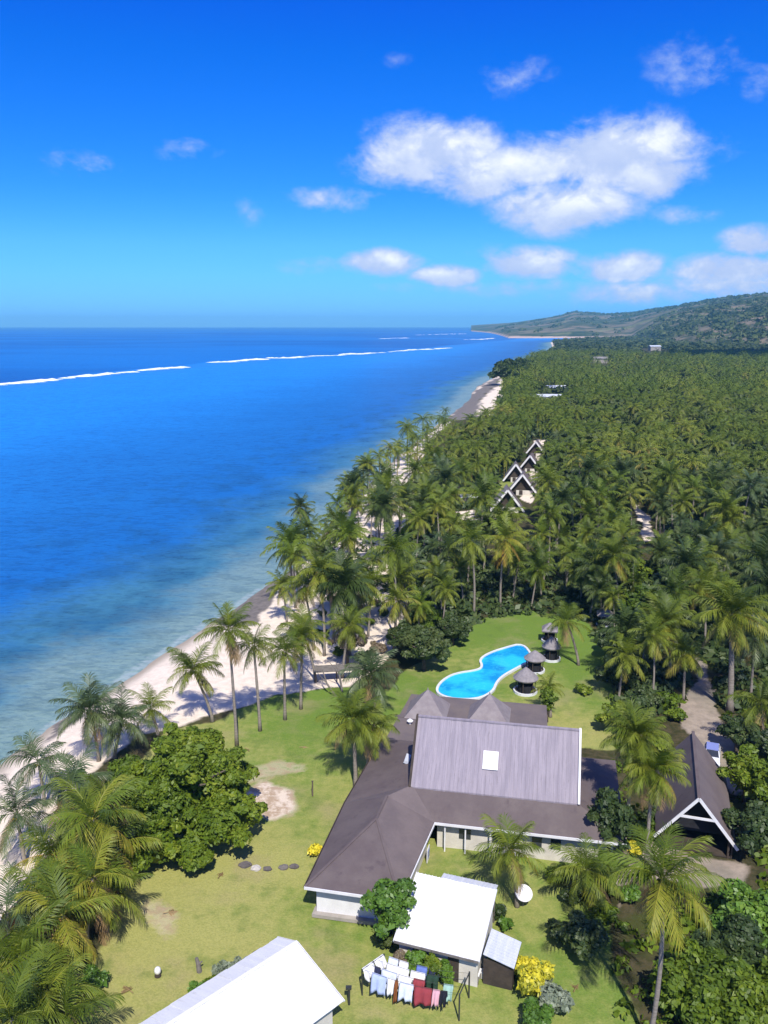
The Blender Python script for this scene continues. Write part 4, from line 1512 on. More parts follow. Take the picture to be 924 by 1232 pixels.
# ------------------------------------------------------------------ the washing line
def make_washing():
    L0, L1 = Vector((-1.6, 53.45, 0)), Vector((.0, 55.0, 0))
    R0, R1 = Vector((5.3, 51.1, 0)), Vector((6.2, 53.2, 0))
    H = 2.1
    o = thing('clothes_line', 'clothes line of dark metal posts and crossbars strung with wires on the grass', 'clothes line', (2.4, 53.2, 0))
    c = Vector((2.4, 53.2, 0))
    for p in (L0, L1, R0, R1):
        MB().tube([p - c - Vector((0, 0, .2)), p - c + Vector((0, 0, H + .05))], .06, 8).obj('post', M['metal'], o)
    for a, b_ in ((L0, L1), (R0, R1)):
        MB().beam(a - c + Vector((0, 0, H)), b_ - c + Vector((0, 0, H)), .07, .07).obj('crossbar', M['metal'], o)
    ks = (0.04, .34, .66, .96)

    def lp(k, s):
        q = L0.lerp(L1, k).lerp(R0.lerp(R1, k), s)
        return Vector((q.x, q.y, H - .30 * math.sin(math.pi * s)))
    for k in ks:
        MB().tube([lp(k, i / 10) - c for i in range(11)], .012, 4).obj('wire', M['metal'], o)
    WH, PB, LB, NV, RD, PK, BK, GR, BR, BL = (.8, .8, .8), (.62, .68, .82), (.42, .50, .74), (.03, .035, .07), (.30, .055, .065), (.62, .36, .40), (.02, .022, .03), (.03, .06, .04), (.22, .08, .03), (.14, .20, .48)
    items = [  # wire, from, to, drop, colour, name, label, category
        (.96, .07, .18, .9, PB, 'towel', 'pale blue towel nearest the far left post on the rear wire', 'towel'),
        (.96, .195, .30, .85, WH, 'shirt', 'white shirt second along the rear wire of the clothes line', 'shirt'),
        (.96, .40, .52, .8, BL, 'trousers', 'blue trousers on the rear wire beside a navy pair', 'trousers'),
        (.96, .545, .62, .8, NV, 'trousers', 'navy trousers at the right end of the rear wire', 'trousers'),
        (.66, .12, .37, .75, WH, 'bed_sheet', 'long white sheet folded over the third wire of the clothes line', 'sheet'),
        (.66, .39, .55, 1.0, WH, 'bath_towel', 'square white bath towel on the third wire beside the long sheet', 'towel'),
        (.66, .57, .70, .9, GR, 'trousers', 'dark green trousers right of the white bath towel', 'trousers'),
        (.34, .06, .12, .7, NV, 'shirt', 'navy shirt at the left end of the second wire', 'shirt'),
        (.34, .135, .30, .9, PB, 'towel', 'pale blue towel left on the second wire behind the light blue one', 'towel'),
        (.34, .32, .46, .9, WH, 'shirt', 'white shirt in the middle of the second wire', 'shirt'),
        (.34, .48, .60, .9, RD, 'shirt', 'red shirt on the second wire behind the red towel', 'shirt'),
        (.34, .80, .90, .8, (.34, .52, .44), 'towel', 'pale green towel at the right end of the second wire', 'towel'),
        (.04, .10, .25, 1.0, LB, 'towel', 'light blue towel at the left of the front wire', 'towel'),
        (.04, .265, .335, .8, WH, 'shirt', 'small white shirt on the front wire beside light blue towel', 'shirt'),
        (.04, .34, .37, 1.2, BR, 'cloth_strip', 'narrow rust brown cloth hanging lowest from the front wire', 'cloth'),
        (.04, .39, .53, .9, PB, 'shirt', 'pale lilac shirt in the middle of the front wire', 'shirt'),
        (.04, .545, .72, .9, RD, 'towel', 'broad red towel on the front wire', 'towel'),
        (.04, .73, .80, .8, PK, 'shirt', 'pink shirt on the front wire right of the red towel', 'shirt'),
        (.04, .81, .875, .8, BK, 'trousers', 'black trousers at the right end of the front wire', 'trousers'),
    ]
    r = random.Random(8)

    def hang(pts, drop, name, col, label, cat, split=False):
        """cloth doubled over a wire with soft folds"""
        n = len(pts) - 1
        vs, fs = [], []
        rows = 6
        d = (pts[-1] - pts[0]).normalized()
        side = Vector((-d.y, d.x, 0))
        w0 = r.uniform(0, 6)
        for j in range(-3, rows + 1):
            for i in range(n + 1):
                s = i / n
                if j <= 0:
                    dz, off = -abs(j) / 3 * drop * .45, .05 + .02 * abs(j)
                else:
                    dz, off = -j / rows * drop * .86, -.05 - .07 * j - (.17 * math.sin(s * 11 + w0) + .07 * math.sin(s * 23 + j)) * j / rows
                p = pts[i] + side * off * .9 + Vector((0, 0, dz + .02 - .05 * (math.sin(s * 7 + w0) * 2.2 + math.sin(s * 19 + 2 * w0)) * max(0, j) / rows))
                vs.append(p - pts[0])
        m_ = n + 1
        for j in range(rows + 3):
            for i in range(n):
                if split and j > 5 and abs(i - n / 2 + .5) < .6:
                    continue
                fs.append((j * m_ + i, j * m_ + i + 1, (j + 1) * m_ + i + 1, (j + 1) * m_ + i))
        b = MB().add(vs, fs)
        ob = b.obj(name, cloth_mat(name, col), None, True)
        ob.location = pts[0]
        md = ob.modifiers.new('thickness', 'SOLIDIFY')
        md.thickness = .012
        tag(ob, label, cat, 'washing on the clothes line')
    for (k, s0, s1, drop, col, nm, lab, cat) in items:
        drop *= 1.4
        hang([lp(k, s0 + (s1 - s0) * i / 7) for i in range(8)], drop, nm, col, lab, cat, nm == 'trousers')
    for s0, s1, lab in ((.02, .50, 'white sheet over the left crossbar at its near end'), (.53, .97, 'white sheet over the left crossbar at its far end')):
        hang([L0.lerp(L1, s0 + (s1 - s0) * i / 7) + Vector((0, 0, H + .05)) for i in range(8)], 1.0, 'bed_sheet', WH, lab, 'sheet')


def make_small_things():
    o = thing('wooden_post', 'short dark post standing alone on the grass left of the washing', 'post', G(420, 1208))
    MB().tube([(0, 0, -.2), (.0, 0, 1.3)], [.09, .085], 8).obj('shaft', M['metal'], o)
    MB().box((-.02, 0, 1.38), (.42, .3, .16)).obj('cap', M['metal'], o)
    o = thing('wooden_post', 'thin brown post at the edge of the bare patch of lawn', 'post', G(376, 958))
    MB().tube([(0, 0, -.2), (.02, 0, 1.7)], [.09, .07], 8).obj('shaft', M['bark'], o)
    MB().box((.02, 0, 1.72), (.2, .2, .05)).obj('cap', M['bark'], o)
    o = thing('garden_lamp', 'white garden lamp on a dark base alone on the lower lawn', 'garden lamp', G(190, 1174))
    MB().cone((0, 0, 0), .26, .2, 12, .2).obj('base', M['timber'], o)
    g = MB()
    vs, fs = [], []
    for i in range(7):
        ph = -math.pi / 2 + math.pi * i / 6
        for k in range(12):
            a = 2 * math.pi * k / 12
            vs.append((.26 * math.cos(ph) * math.cos(a), .26 * math.cos(ph) * math.sin(a), .46 + .32 * math.sin(ph)))
    fs = [(i * 12 + k, i * 12 + (k + 1) % 12, (i + 1) * 12 + (k + 1) % 12, (i + 1) * 12 + k) for i in range(6) for k in range(12)]
    g.add(vs, fs)
    g.obj('shade', M['white'], o, True)
    o = thing('tree_stump', 'small grey leaning stump on the lawn behind the white bungalow', 'stump', G(240, 1168))
    MB().tube([(0, 0, -.2), (-.1, .1, .5), (-.22, .15, 1.0)], [.22, .17, .13], 9).obj('stem', M['grey_timber'], o)
    MB().tube([(-.1, .1, .45), (.2, .1, .75)], [.1, .06], 7).obj('branch', M['grey_timber'], o)
    # satellite dish
    o = thing('satellite_dish', 'white dish on a short stand beside the courtyard palm', 'dish', G(629, 1090), R(12))
    MB().tube([(0, 0, -.2), (0, 0, 1.0)], .05, 8).obj('mast', M['grey_timber'], o)
    d = MB()
    vs, fs = [], []
    mm = Matrix.Translation((0, 0, 1.15)) @ Matrix.Rotation(R(32), 4, 'X')
    for i in range(6):
        q = i / 5
        for k in range(20):
            a = 2 * math.pi * k / 20
            vs.append(mm @ Vector((.75 * q * math.cos(a), .75 * q * math.sin(a), .22 * q * q)))
    fs = [(i * 20 + k, i * 20 + (k + 1) % 20, (i + 1) * 20 + (k + 1) % 20, (i + 1) * 20 + k) for i in range(5) for k in range(20)]
    d.add(vs, fs)
    d.obj('reflector', M['white'], o, True)
    MB().tube([mm @ Vector((0, .6, .2)), mm @ Vector((0, .1, .75))], .02, 5).obj('feed_arm', M['metal'], o)
    # stones in the grass
    for k, (u, v, s, mt, lab) in enumerate(((295, 1041, .62, 'rock', 'dark stone nearest the big round tree, first of a row in the lawn'),
                                            (308, 1045, .55, 'pale_rock', 'palest stone, second in the row across the lawn'),
                                            (322, 1046, .40, 'rock', 'small stone third in the row across the lawn'),
                                            (341, 1044, .5, 'grey_timber', 'greenish grey stone in the middle of the row across the lawn'),
                                            (354, 1043, .45, 'rock', 'dark stone, last but one of the row toward the lodge'))):
        b = MB()
        r = random.Random(k)
        n = 9
        vs = []
        for (q, z) in ((1, -.1), (1.0, .1), (.7, .22)):
            vs += [(s * q * r.uniform(.8, 1.15) * math.cos(2 * math.pi * i / n), s * .7 * q * r.uniform(.8, 1.15) * math.sin(2 * math.pi * i / n), z * r.uniform(.8, 1.2)) for i in range(n)]
        vs.append((0, 0, .26))
        fs = [(j * n + i, j * n + (i + 1) % n, (j + 1) * n + (i + 1) % n, (j + 1) * n + i) for j in range(2) for i in range(n)] + [(2 * n + i, 2 * n + (i + 1) % n, 3 * n) for i in range(n)]
        b.add(vs, fs)
        ob = b.obj('garden_stone', M[mt])
        ob.location = G(u, v)
        tag(ob, lab, 'stone', 'stones across the lawn')
    # things in the courtyard
    o = thing('signboard', 'blue and white board leaning by the lodge wing wall', 'board', G(515, 1036), R(75))
    MB().box((0, 0, .75), (1.0, .06, 1.3)).obj('panel', M['white'], o)
    MB().box((0, -.045, .78), (.7, .04, .75)).obj('blue_square', M['car_blue'], o)
    # driftwood leaning over the sand
    for k, (pa, pb, pc, lab) in enumerate((((405, 838), (393, 822), (388, 806), 'bare grey trunk leaning left over the beach shadow'),
                                           ((412, 832), (408, 810), (404, 796), 'thin bare grey trunk leaning beside the shaded sand'))):
        a = G(*pa)
        b = MB().tube([a + Vector((0, 0, -.2)), at(pb[0], pb[1], a.y + .6), at(pc[0], pc[1], a.y + 1.4)], [.16, .13, .07], 7)
        b.tube([at(pb[0], pb[1], a.y + .6), at(pb[0] - 14, pb[1] - 16, a.y + 1.0)], [.08, .03], 6)
        ob = b.obj('bare_tree', M['grey_timber'])
        tag(ob, lab, 'tree')
    o = thing('beach_shelter', 'low dark open shelter standing on the sand under the palms', 'shelter', G(405, 818), R(8))
    MB().slab([(-3.2, -.9, 1.7), (3.2, -.9, 1.7), (3.2, .9, 1.9), (-3.2, .9, 1.9)], .1).obj('roof', M['grey_timber'], o)
    for x in (-3, 0, 3):
        for y in (-.7, .7):
            MB().box((x, y, .8), (.1, .1, 1.8)).obj('post', M['timber'], o)


make_lodge()
make_white_house()
make_near_house()
make_carport()
make_car()
make_pool()
make_hut(632, 832, 1.65, 'round grey thatched hut nearest the lodge beside the pool')
make_hut(643, 807, 1.5, 'thatched hut touching the right end of the pool', h=1.9, rise=1.2)
make_hut(663, 793, 1.4, 'round thatched hut with a white kerb behind the pool huts', h=2.0, rise=1.5)
make_hut(661, 771, 1.3, 'square grey roofed hut farthest from the lodge by the pool', True, 1.9, 1.1)
make_hut(727, 752, 1.35, 'dark hut half hidden by trees at the back of the pool lawn', True, 1.9, 1.0)
make_beach_hut(610, 618, 'nearest steep roofed beach hut with white bargeboards in the palm grove', rz=R(-6))
make_beach_hut(628, 597, 'second steep roofed beach hut in the row behind the nearest one', rz=R(-12))
make_beach_hut(620, 581, 'left hand steep roofed hut behind the two nearest beach huts', 7.4, 5.8, 8, R(-8))
make_beach_hut(637, 570, 'fourth beach hut up the row with only its gable in view', 8, 6, 8, R(-14))
make_beach_hut(644, 551, 'farthest beach hut of the row among the palms', 8.2, 6, 8, R(-14))
make_shed(655, 482, 26, 8, 2.6, R(-6), 'long low pale roofed building far off among the palms')
make_shed(672, 473, 18, 8, 4, R(4), 'smaller pale roof right behind the long far building')
make_shed(789, 422, 22, 12, 8, R(8), 'white roofed building below the hills far away')
make_shed(722, 437, 18, 12, 6, R(-20), 'grey roofed building in the far trees left of the white roof', mat='thatch')
make_shed(565, 608, 5, 3, 2.4, R(5), 'small white roofed shelter left of the beach huts', 0, 'white_iron')
make_washing()
make_small_things()

# ------------------------------------------------------------------ palms that stand out
NEAR = [  # base px, crown px, length, fronds, kind, label, options
    ((256, 868), (232, 806), 3.9, 24, 'green', 'coconut palm leaning left over the sand behind the round tree', {}),
    ((285, 897), (275, 758), 3.7, 21, 'green', 'tallest slim palm rising from the lawn edge beside the round tree', {}),
    ((313, 879), (305, 776), 3.3, 18, 'green', 'slim upright palm second from the round tree along the lawn edge', {}),
    ((343, 866), (342, 783), 3.3, 19, 'green', 'shorter palm at the lawn edge left of its close twin', {}),
    ((362, 853), (364, 768), 3.7, 22, 'green', 'palm nearest the shaded sand at the lawn edge', {}),
    ((119, 915), (108, 854), 4.3, 24, 'grey', 'dark green palm leaning to the water at the top left of the beach', {}),
    ((138, 912), (148, 868), 4.0, 22, 'grey', 'palm close behind the round tree with drooping grey green fronds', {}),
    ((190, 884), (181, 852), 3.2, 16, 'green', 'small palm just left above the round tree by the sand', {}),
    ((54, 968), (46, 916), 3.9, 22, 'grey', 'grey green palm over the sand midway down the left side', {}),
    ((30, 1040), (20, 980), 4.1, 20, 'grey', 'sparse palm over white sand at the left border', {}),
    ((116, 1084), (112, 985), 4.7, 24, 'gold', 'big bright green palm standing in front of the round tree', {'dead': 3}),
    ((150, 1070), (140, 1020), 3.9, 17, 'gold', 'low spreading palm whose fronds reach over the lawn under the round tree', {'dead': 4}),
    ((93, 1174), (76, 1102), 4.3, 18, 'gold', 'yellowish palm with broad fronds over the lower left lawn', {'dead': 4}),
    ((40, 1210), (28, 1152), 4.1, 18, 'gold', 'yellowing palm with orange fronds at the lower left', {'dead': 3}),
    ((14, 1160), (8, 1098), 3.9, 18, 'grey', 'dull green palm at the left border beside the sand', {}),
    ((18, 1300), (14, 1226), 4.2, 20, 'green', 'palm filling the bottom left corner', {}),
    ((70, 1270), (78, 1228), 4.0, 20, 'green', 'low dark palm at the bottom edge left of the bungalow', {}),
    ((85, 1080), (66, 1030), 4.3, 22, 'gold', 'golden green palm behind the yellowish palms on the left', {}),
    ((428, 946), (425, 866), 3.9, 26, 'green', 'bushy palm on the lawn beside the lodge roof', {'dead': 5, 'r0': .24}),
    ((441, 938), (450, 872), 3.2, 18, 'green', 'smaller palm close behind the bushy palm beside the lodge', {'dead': 3}),
    ((452, 858), (447, 812), 4.2, 26, 'grey', 'dark bushy palm between the beach and the lodge terrace', {'dead': 2}),
    ((622, 1090), (614, 1022), 3.3, 22, 'green', 'palm in the courtyard between lodge and white roofed cottage', {'dead': 2}),
    ((712, 1095), (706, 1046), 3.4, 18, 'green', 'low palm in the garden right of the white dish', {'dead': 3}),
    ((780, 1262), (797, 1056), 4.1, 22, 'gold', 'tall slender palm at the lower right with an arching crown', {'dead': 3, 'r0': .19, 'bow': .35}),
    ((750, 1024), (766, 884), 3.35, 40, 'green', 'dense feathery palm right of the lodge, upper of two crowns', {'dead': 4}),
    ((777, 1040), (785, 926), 3.3, 40, 'gold', 'dense palm with hanging yellow leaves in front of the carport roof', {'dead': 7}),
    ((806, 812), (800, 748), 4.6, 32, 'green', 'stout bushy palm with a yellow stalk above the track', {'dead': 4, 'r0': .3}),
    ((878, 856), (880, 738), 5.2, 34, 'green', 'very large palm with a thick pale trunk beside the track', {'dead': 5, 'r0': .42}),
    ((745, 745), (738, 668), 4.2, 22, 'green', 'palm with spreading fronds at the back of the pool lawn', {'dead': 4}),
    ((866, 720), (862, 662), 4.6, 30, 'grey', 'round crowned drooping palm in the grove above the thick trunked palm', {'dead': 4}),
    ((696, 800), (682, 748), 3.3, 20, 'green', 'light green palm beside the square hut on the pool lawn', {'dead': 1}),
    ((74, 1140), (58, 1078), 3.8, 17, 'green', 'green palm in the middle of the left hand thicket', {'dead': 3}),
    ((128, 1050), (128, 968), 3.8, 17, 'green', 'upright palm rising between the round tree and the bright green palm', {'dead': 2}),
    ((76, 1010), (84, 948), 4.2, 22, 'grey', 'dull palm standing behind the big bright green palm', {'dead': 2}),
    ((104, 1136), (112, 1056), 3.9, 17, 'gold', 'golden green palm under the big bright green palm', {'dead': 4}),
    ((8, 1225), (2, 1178), 4.4, 22, 'green', 'green palm half outside the left border near the bottom', {'dead': 2}),
    ((60, 1250), (52, 1196), 3.8, 17, 'gold', 'yellow green palm near the bottom left corner, right of the corner palm', {'dead': 4}),
    ((128, 1120), (134, 1075), 3.6, 18, 'green', 'small palm at the lawn edge above the yellowish palm', {'dead': 3}),
    ((378, 782), (366, 706), 3.8, 20, 'green', 'palm leaning toward the dark rock shelf on the open sand', {'dead': 2}),
    ((402, 770), (394, 694), 3.9, 22, 'green', 'palm rising behind the shaded sand, right of the leaning one', {'dead': 2}),
    ((424, 776), (422, 705), 3.8, 22, 'grey', 'grey green palm over the sand beside the brownish tree', {'dead': 2}),
    ((380, 820), (362, 752), 3.6, 20, 'green', 'palm standing in the middle of the shaded beach sand', {'dead': 3}),
    ((412, 815), (420, 752), 3.6, 20, 'green', 'palm right of the shelter roof on the sand', {'dead': 3}),
    ((903, 838), (908, 768), 4.0, 26, 'grey', 'dense palm at the right border right of the thick trunked palm', {'dead': 3}),
    ((848, 776), (848, 706), 4.2, 28, 'green', 'bushy palm at the far end of the track', {'dead': 4}),
    ((918, 905), (915, 846), 3.6, 22, 'green', 'palm at the right border above the parked car', {'dead': 3}),
    ((822, 842), (824, 786), 3.4, 24, 'green', 'small bushy palm on the left side of the track', {'dead': 3}),
    ((662, 862), (660, 826), 2.2, 16, 'green', 'small upright palm by the near pool hut behind the grey roof', {}),
]
for i, (bp, cp, L, n, kind, lab, op) in enumerate(NEAR):
    a = G(*bp)
    if bp[0] < 165 and bp[1] > 960:
        n = int(n * .72)
    palm(a, at(cp[0], cp[1], a.y + rng.uniform(-.5, .8)), lab, L, n, kind, i, op.get('dead', 2), op.get('nuts', True), None, op.get('r0', .2), op.get('bow', 0.0))
# the yellow flower stalk of the stout palm
# ------------------------------------------------------------------ trees and shrubs near by
def lobed(seed):
    rr = random.Random(seed)
    out_ = []
    for (x, y, z, q) in ((-2.4, -.6, 4.6, 3.5), (2.3, .8, 5.2, 3.7), (.2, 2.4, 7.0, 3.2), (1.2, -3.2, 3.0, 3.0), (-3.2, 2.4, 4.0, 3.0), (4.0, -1.9, 2.5, 2.4), (-3.7, -2.5, 2.2, 2.5),
                         (3.9, 2.6, 3.4, 2.6), (-.6, -.8, 7.6, 2.6), (-1.2, -4.0, 1.7, 1.9), (2.2, 3.2, 6.6, 2.2)):
        out_.append((x, y, z, q * .74, q * .74, q * .70))
        for k in range(9):
            a, e = rr.uniform(0, 6.28), math.asin(rr.uniform(-.35, 1))
            b_ = q * rr.uniform(.72, .98)
            s_ = q * rr.uniform(.14, .34)
            out_.append((x + b_ * math.cos(a) * math.cos(e), y + b_ * math.sin(a) * math.cos(e), max(.5, z + b_ * math.sin(e) * .92), s_, s_, s_ * .85))
    return out_


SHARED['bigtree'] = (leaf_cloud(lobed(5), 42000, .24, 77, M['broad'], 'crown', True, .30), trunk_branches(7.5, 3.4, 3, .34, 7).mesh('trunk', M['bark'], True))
tree(230, 1012, 'bigtree', 0, 0, 0, 0, 0, 0, None, 'great round broad-leaved tree with a dense green crown on the lawn', rz=0.5, s=1.08)
tree(470, 1136, 'slimtree', 2.3, 5.6, .6, 13, 3200, .24, M['broad_light'], 'light green tree between the lodge wing and the cottage', gap=.16)
tree(915, 1130, 'lush', 4.4, 3.4, .1, 14, 6500, .32, M['broad_light'], 'bright green tree at the right border below the carport')
tree(855, 1222, 'lush2', 4.2, 4.0, .2, 13, 5200, .30, M['broad'], 'dark mottled tree right of the tall slender palm trunk')
tree(935, 1245, 'lush2', 4.2, 4.0, .2, 13, 5200, .30, M['broad'], 'green tree in the bottom right corner', s=1.05)
tree(880, 1178, 'lush3', 3.4, 3.4, .1, 11, 4200, .28, M['broad_dark'], 'smaller dark tree between the two lush trees at lower right')
tree(895, 965, 'hedge1', 3.0, 5.2, .6, 10, 3400, .30, M['broad'], 'rounded tree hard against the right slope of the carport')
tree(925, 985, 'hedge1', 3.0, 5.2, .6, 10, 3400, .30, M['broad'], 'rounded tree at the right border behind the carport', s=1.1)
tree(885, 905, 'hedge2', 2.6, 4.2, .5, 9, 2600, .28, M['broad_dark'], 'dark tree behind the parked car')
tree(920, 930, 'hedge2', 2.6, 4.2, .5, 9, 2600, .28, M['broad'], 'green tree at the right border beside the parked car', s=1.15)
tree(905, 1030, 'hedge2', 2.6, 4.2, .5, 9, 2600, .28, M['broad_dark'], 'dark tree right of the carport front', s=1.1)
tree(745, 830, 'thicket', 3.2, 4.8, .4, 11, 3600, .30, M['broad_dark'], 'dark dense tree at the right edge of the pool lawn')
tree(770, 870, 'thicket', 3.2, 4.8, .4, 11, 3600, .30, M['broad_dark'], 'dark dense tree behind the feathery palm', s=.9)
tree(740, 880, 'thicket2', 2.5, 3.2, .3, 9, 2600, .26, M['broad'], 'lighter bushy tree in front of the dark trees by the pool lawn')
tree(735, 790, 'thicket3', 2.4, 4.0, .4, 9, 2400, .28, M['broad_dark'], 'dark tree beside the half hidden hut')
tree(510, 806, 'grovetree', 4.2, 5.6, .8, 13, 4600, .32, M['broad_dark'], 'dark spreading tree between the pool and the beach')
tree(545, 776, 'grovetree', 4.2, 5.6, .8, 13, 4600, .32, M['broad_dark'], 'dark tree on the far side of the pool', s=.72)
tree(487, 792, 'grovetree', 4.2, 5.6, .8, 13, 4600, .32, M['broad_dark'], 'dark tree left behind the lodge terrace', s=.8)
tree(515, 762, 'grovetree2', 3.6, 5.0, .8, 12, 3600, .32, M['broad'], 'green tree at the back between pool and palms', s=.8)
tree(418, 800, 'sparse', 3.2, 5.0, 1.6, 8, 900, .3, M['purple_leaf'], 'thin brownish tree standing over the shaded beach sand', gap=.1)
tree(658, 868, 'slim2', 1.3, 4.6, .6, 8, 1100, .26, M['broad'], 'slender green tree behind the grey lodge roof', gap=.12)
tree(700, 1150, 'gard', 2.2, 3.0, .4, 8, 2200, .26, M['broad_dark'], 'dark shrubby tree shading the garden by the yellow bush')
tree(730, 1034, 'endtree', 2.6, 6.6, .6, 12, 3000, .26, M['broad_dark'], 'tall dark tree shading the right end of the lodge roof')
tree(722, 1075, 'gard2', 1.8, 2.8, .4, 8, 1800, .24, M['broad'], 'green garden tree left of the tall slender palm')
tree(160, 955, 'coastal', 2.8, 3.4, .3, 10, 2800, .28, M['broad'], 'low sprawling tree between the sand and the round tree')
tree(95, 985, 'coastal', 2.8, 3.4, .3, 10, 2800, .28, M['broad_light'], 'low light green tree between two left hand palms', s=.75)
shrub(640, 1200, 'croton', 1.5, 2.6, 1100, .24, M['yellow_leaf'], 'bright yellow bush on the lower lawn')
shrub(630, 1178, 'croton', 1.5, 2.6, 1100, .24, M['yellow_leaf'], 'smaller yellow bush just behind the bright yellow bush', s=.7)
shrub(664, 1218, 'greybush', 1.5, 2.2, 1000, .26, M['grey_leaf'], 'grey green feathery bush right of the yellow bush')
shrub(648, 1240, 'limebush', 1.4, 1.7, 900, .24, M['broad_light'], 'lime green bush at the bottom edge below the yellow bush')
shrub(718, 1032, 'croton2', 1.1, 1.7, 700, .24, M['yellow_leaf'], 'yellow bush by the right end of the lodge')
shrub(745, 1036, 'redbush', 1.0, 1.4, 600, .22, M['purple_leaf'], 'reddish bush right of the yellow bush by the lodge')
shrub(762, 1030, 'croton2', 1.1, 1.7, 700, .24, M['yellow_leaf'], 'small yellow green bush beside the carport palms', s=.8)
shrub(380, 1030, 'limebush2', .8, 1.3, 500, .22, M['yellow_leaf'], 'yellow bush against the left eave of the lodge wing')
shrub(492, 1136, 'purple', 1.3, 1.6, 800, .22, M['purple_leaf'], 'purplish brown bush behind the white washing')
for k, (lx, ly, mt, sz, lab) in enumerate(((-2.7, -.45, 'purple_leaf', .9, 'brownish bush by the left corner of the cottage front wall'), (-1.5, -.5, 'broad_light', 1.0, 'light green bush below the cottage roof edge, left of its neighbour'),
                                           (-.3, -.5, 'broad', 1.05, 'mid green bush below the middle of the cottage roof edge'), (.9, -.5, 'broad_light', .85, 'green bush below the cottage roof edge nearest the white table'))):
    ca, sa_ = math.cos(R(-19.5)), math.sin(R(-19.5))
    u_, v_, _s = proj(3.95 + lx * ca - ly * sa_, 54.95 + lx * sa_ + ly * ca)
    shrub(u_, v_, 'hedge' + mt, .85, 2.5, 1200, .19, M[mt], lab, s=sz)
shrub(605, 1172, 'limebush3', .7, .9, 400, .18, M['broad_light'], 'small lime bush by the cottage side shed')
shrub(462, 1140, 'darkb', 1.0, 1.6, 600, .22, M['broad_dark'], 'dark bush at the foot of the slim light green tree')
shrub(540, 1012, 'darkb2', .7, .9, 400, .18, M['purple_leaf'], 'brown potted bush by the lodge wall')
shrub(598, 1105, 'darkb3', 1.0, 1.3, 600, .2, M['broad_dark'], 'dark bush between the cottage and the courtyard palm')
shrub(608, 1118, 'limebush3', .7, .9, 400, .18, M['broad_light'], 'small light bush above the cottage side shed', s=1.1)
shrub(690, 1030, 'darkb4', 1.2, 1.9, 700, .22, M['broad'], 'green bush against the lodge front wall')
for k, (u, v, s, mt, lab) in enumerate(((238, 1200, .8, 'broad_light', 'light green bush at the near end of the bungalow back wall'), (254, 1190, .75, 'broad', 'mid green bush second along the bungalow back wall'),
                                        (272, 1178, .9, 'grey_leaf', 'grey green bush along the bungalow back wall'), (290, 1168, .7, 'grey_leaf', 'pale bush third from the bungalow ridge end'),
                                        (312, 1156, .6, 'purple_leaf', 'brownish bush nearest the bungalow ridge end'))):
    shrub(u, v, 'wallbush%d' % (k % 3) + mt, 1.15, 1.3, 600, .2, M[mt], lab, s=s)
for k, (u, v, s, lab) in enumerate(((815, 868, .9, 'bush at the start of the track by the carport'), (800, 850, 1.1, 'bush on the left side of the track'), (905, 875, 1.2, 'bush on the right side of the track'),
                                    (890, 1000, 1.0, 'bush at the right foot of the carport'), (700, 835, .8, 'low bush at the edge of the pool lawn'), (790, 905, 1.0, 'bush beside the left carport slope'))):
    shrub(u, v, 'trackbush', 1.6, 1.8, 900, .26, M['broad'], lab, s=s)

for k, (u, v, s_, mt, lab) in enumerate(((668, 1062, .9, 'broad', 'bush on the grass between courtyard and garden'), (690, 1085, 1.0, 'broad_dark', 'dark bush under the low garden palm'), (735, 1050, 1.0, 'broad', 'bush behind the tall slender palm crown'),
                                        (755, 1085, .9, 'broad_light', 'light bush left of the tall slender palm crown'), (728, 1110, 1.0, 'broad', 'bush at the edge of the bare garden path'), (670, 1128, .8, 'broad_dark', 'dark bush behind the smaller yellow bush'),
                                        (705, 1120, .9, 'broad', 'mid green bush beside the dark shrubby tree'), (770, 1010, 1.1, 'broad', 'green bush at the foot of the twin dense palms'), 
                                        (785, 990, 1.0, 'broad_dark', 'dark bush against the left carport slope'))):
    shrub(u, v, 'gardenbush' + mt, 1.35, 1.7, 900, .22, M[mt], lab, s=s_)
for k, (u, v, s_, mt, lab) in enumerate(((62, 1062, 1.0, 'broad', 'bush at the sand edge of the left thicket'), (40, 1110, 1.0, 'broad_dark', 'dark bush low in the left thicket'), (84, 1155, .9, 'broad', 'bush behind the yellowish lawn palm'),
                                        (112, 1100, 1.0, 'broad_dark', 'dark bush below the big bright green palm'), (62, 1200, 1.0, 'broad', 'bush between the two yellow green palms'), (30, 1240, 1.0, 'broad_dark', 'dark bush behind the corner palm'),
                                        (112, 1190, .8, 'broad_light', 'light bush at the lawn edge near the bottom left'), (140, 1040, 1.0, 'broad_dark', 'dark bush at the left foot of the round tree'), (172, 1030, .8, 'purple_leaf', 'brownish bush under the left side of the round tree'),
                                        (100, 1040, 1.0, 'broad', 'bush behind the big bright green palm'), (92, 940, .7, 'broad_light', 'small light bush on the sand beside the grey green palm'))):
    shrub(u, v, 'thicketbush' + mt, 1.5, 1.9, 1000, .24, M[mt], lab, s=s_)

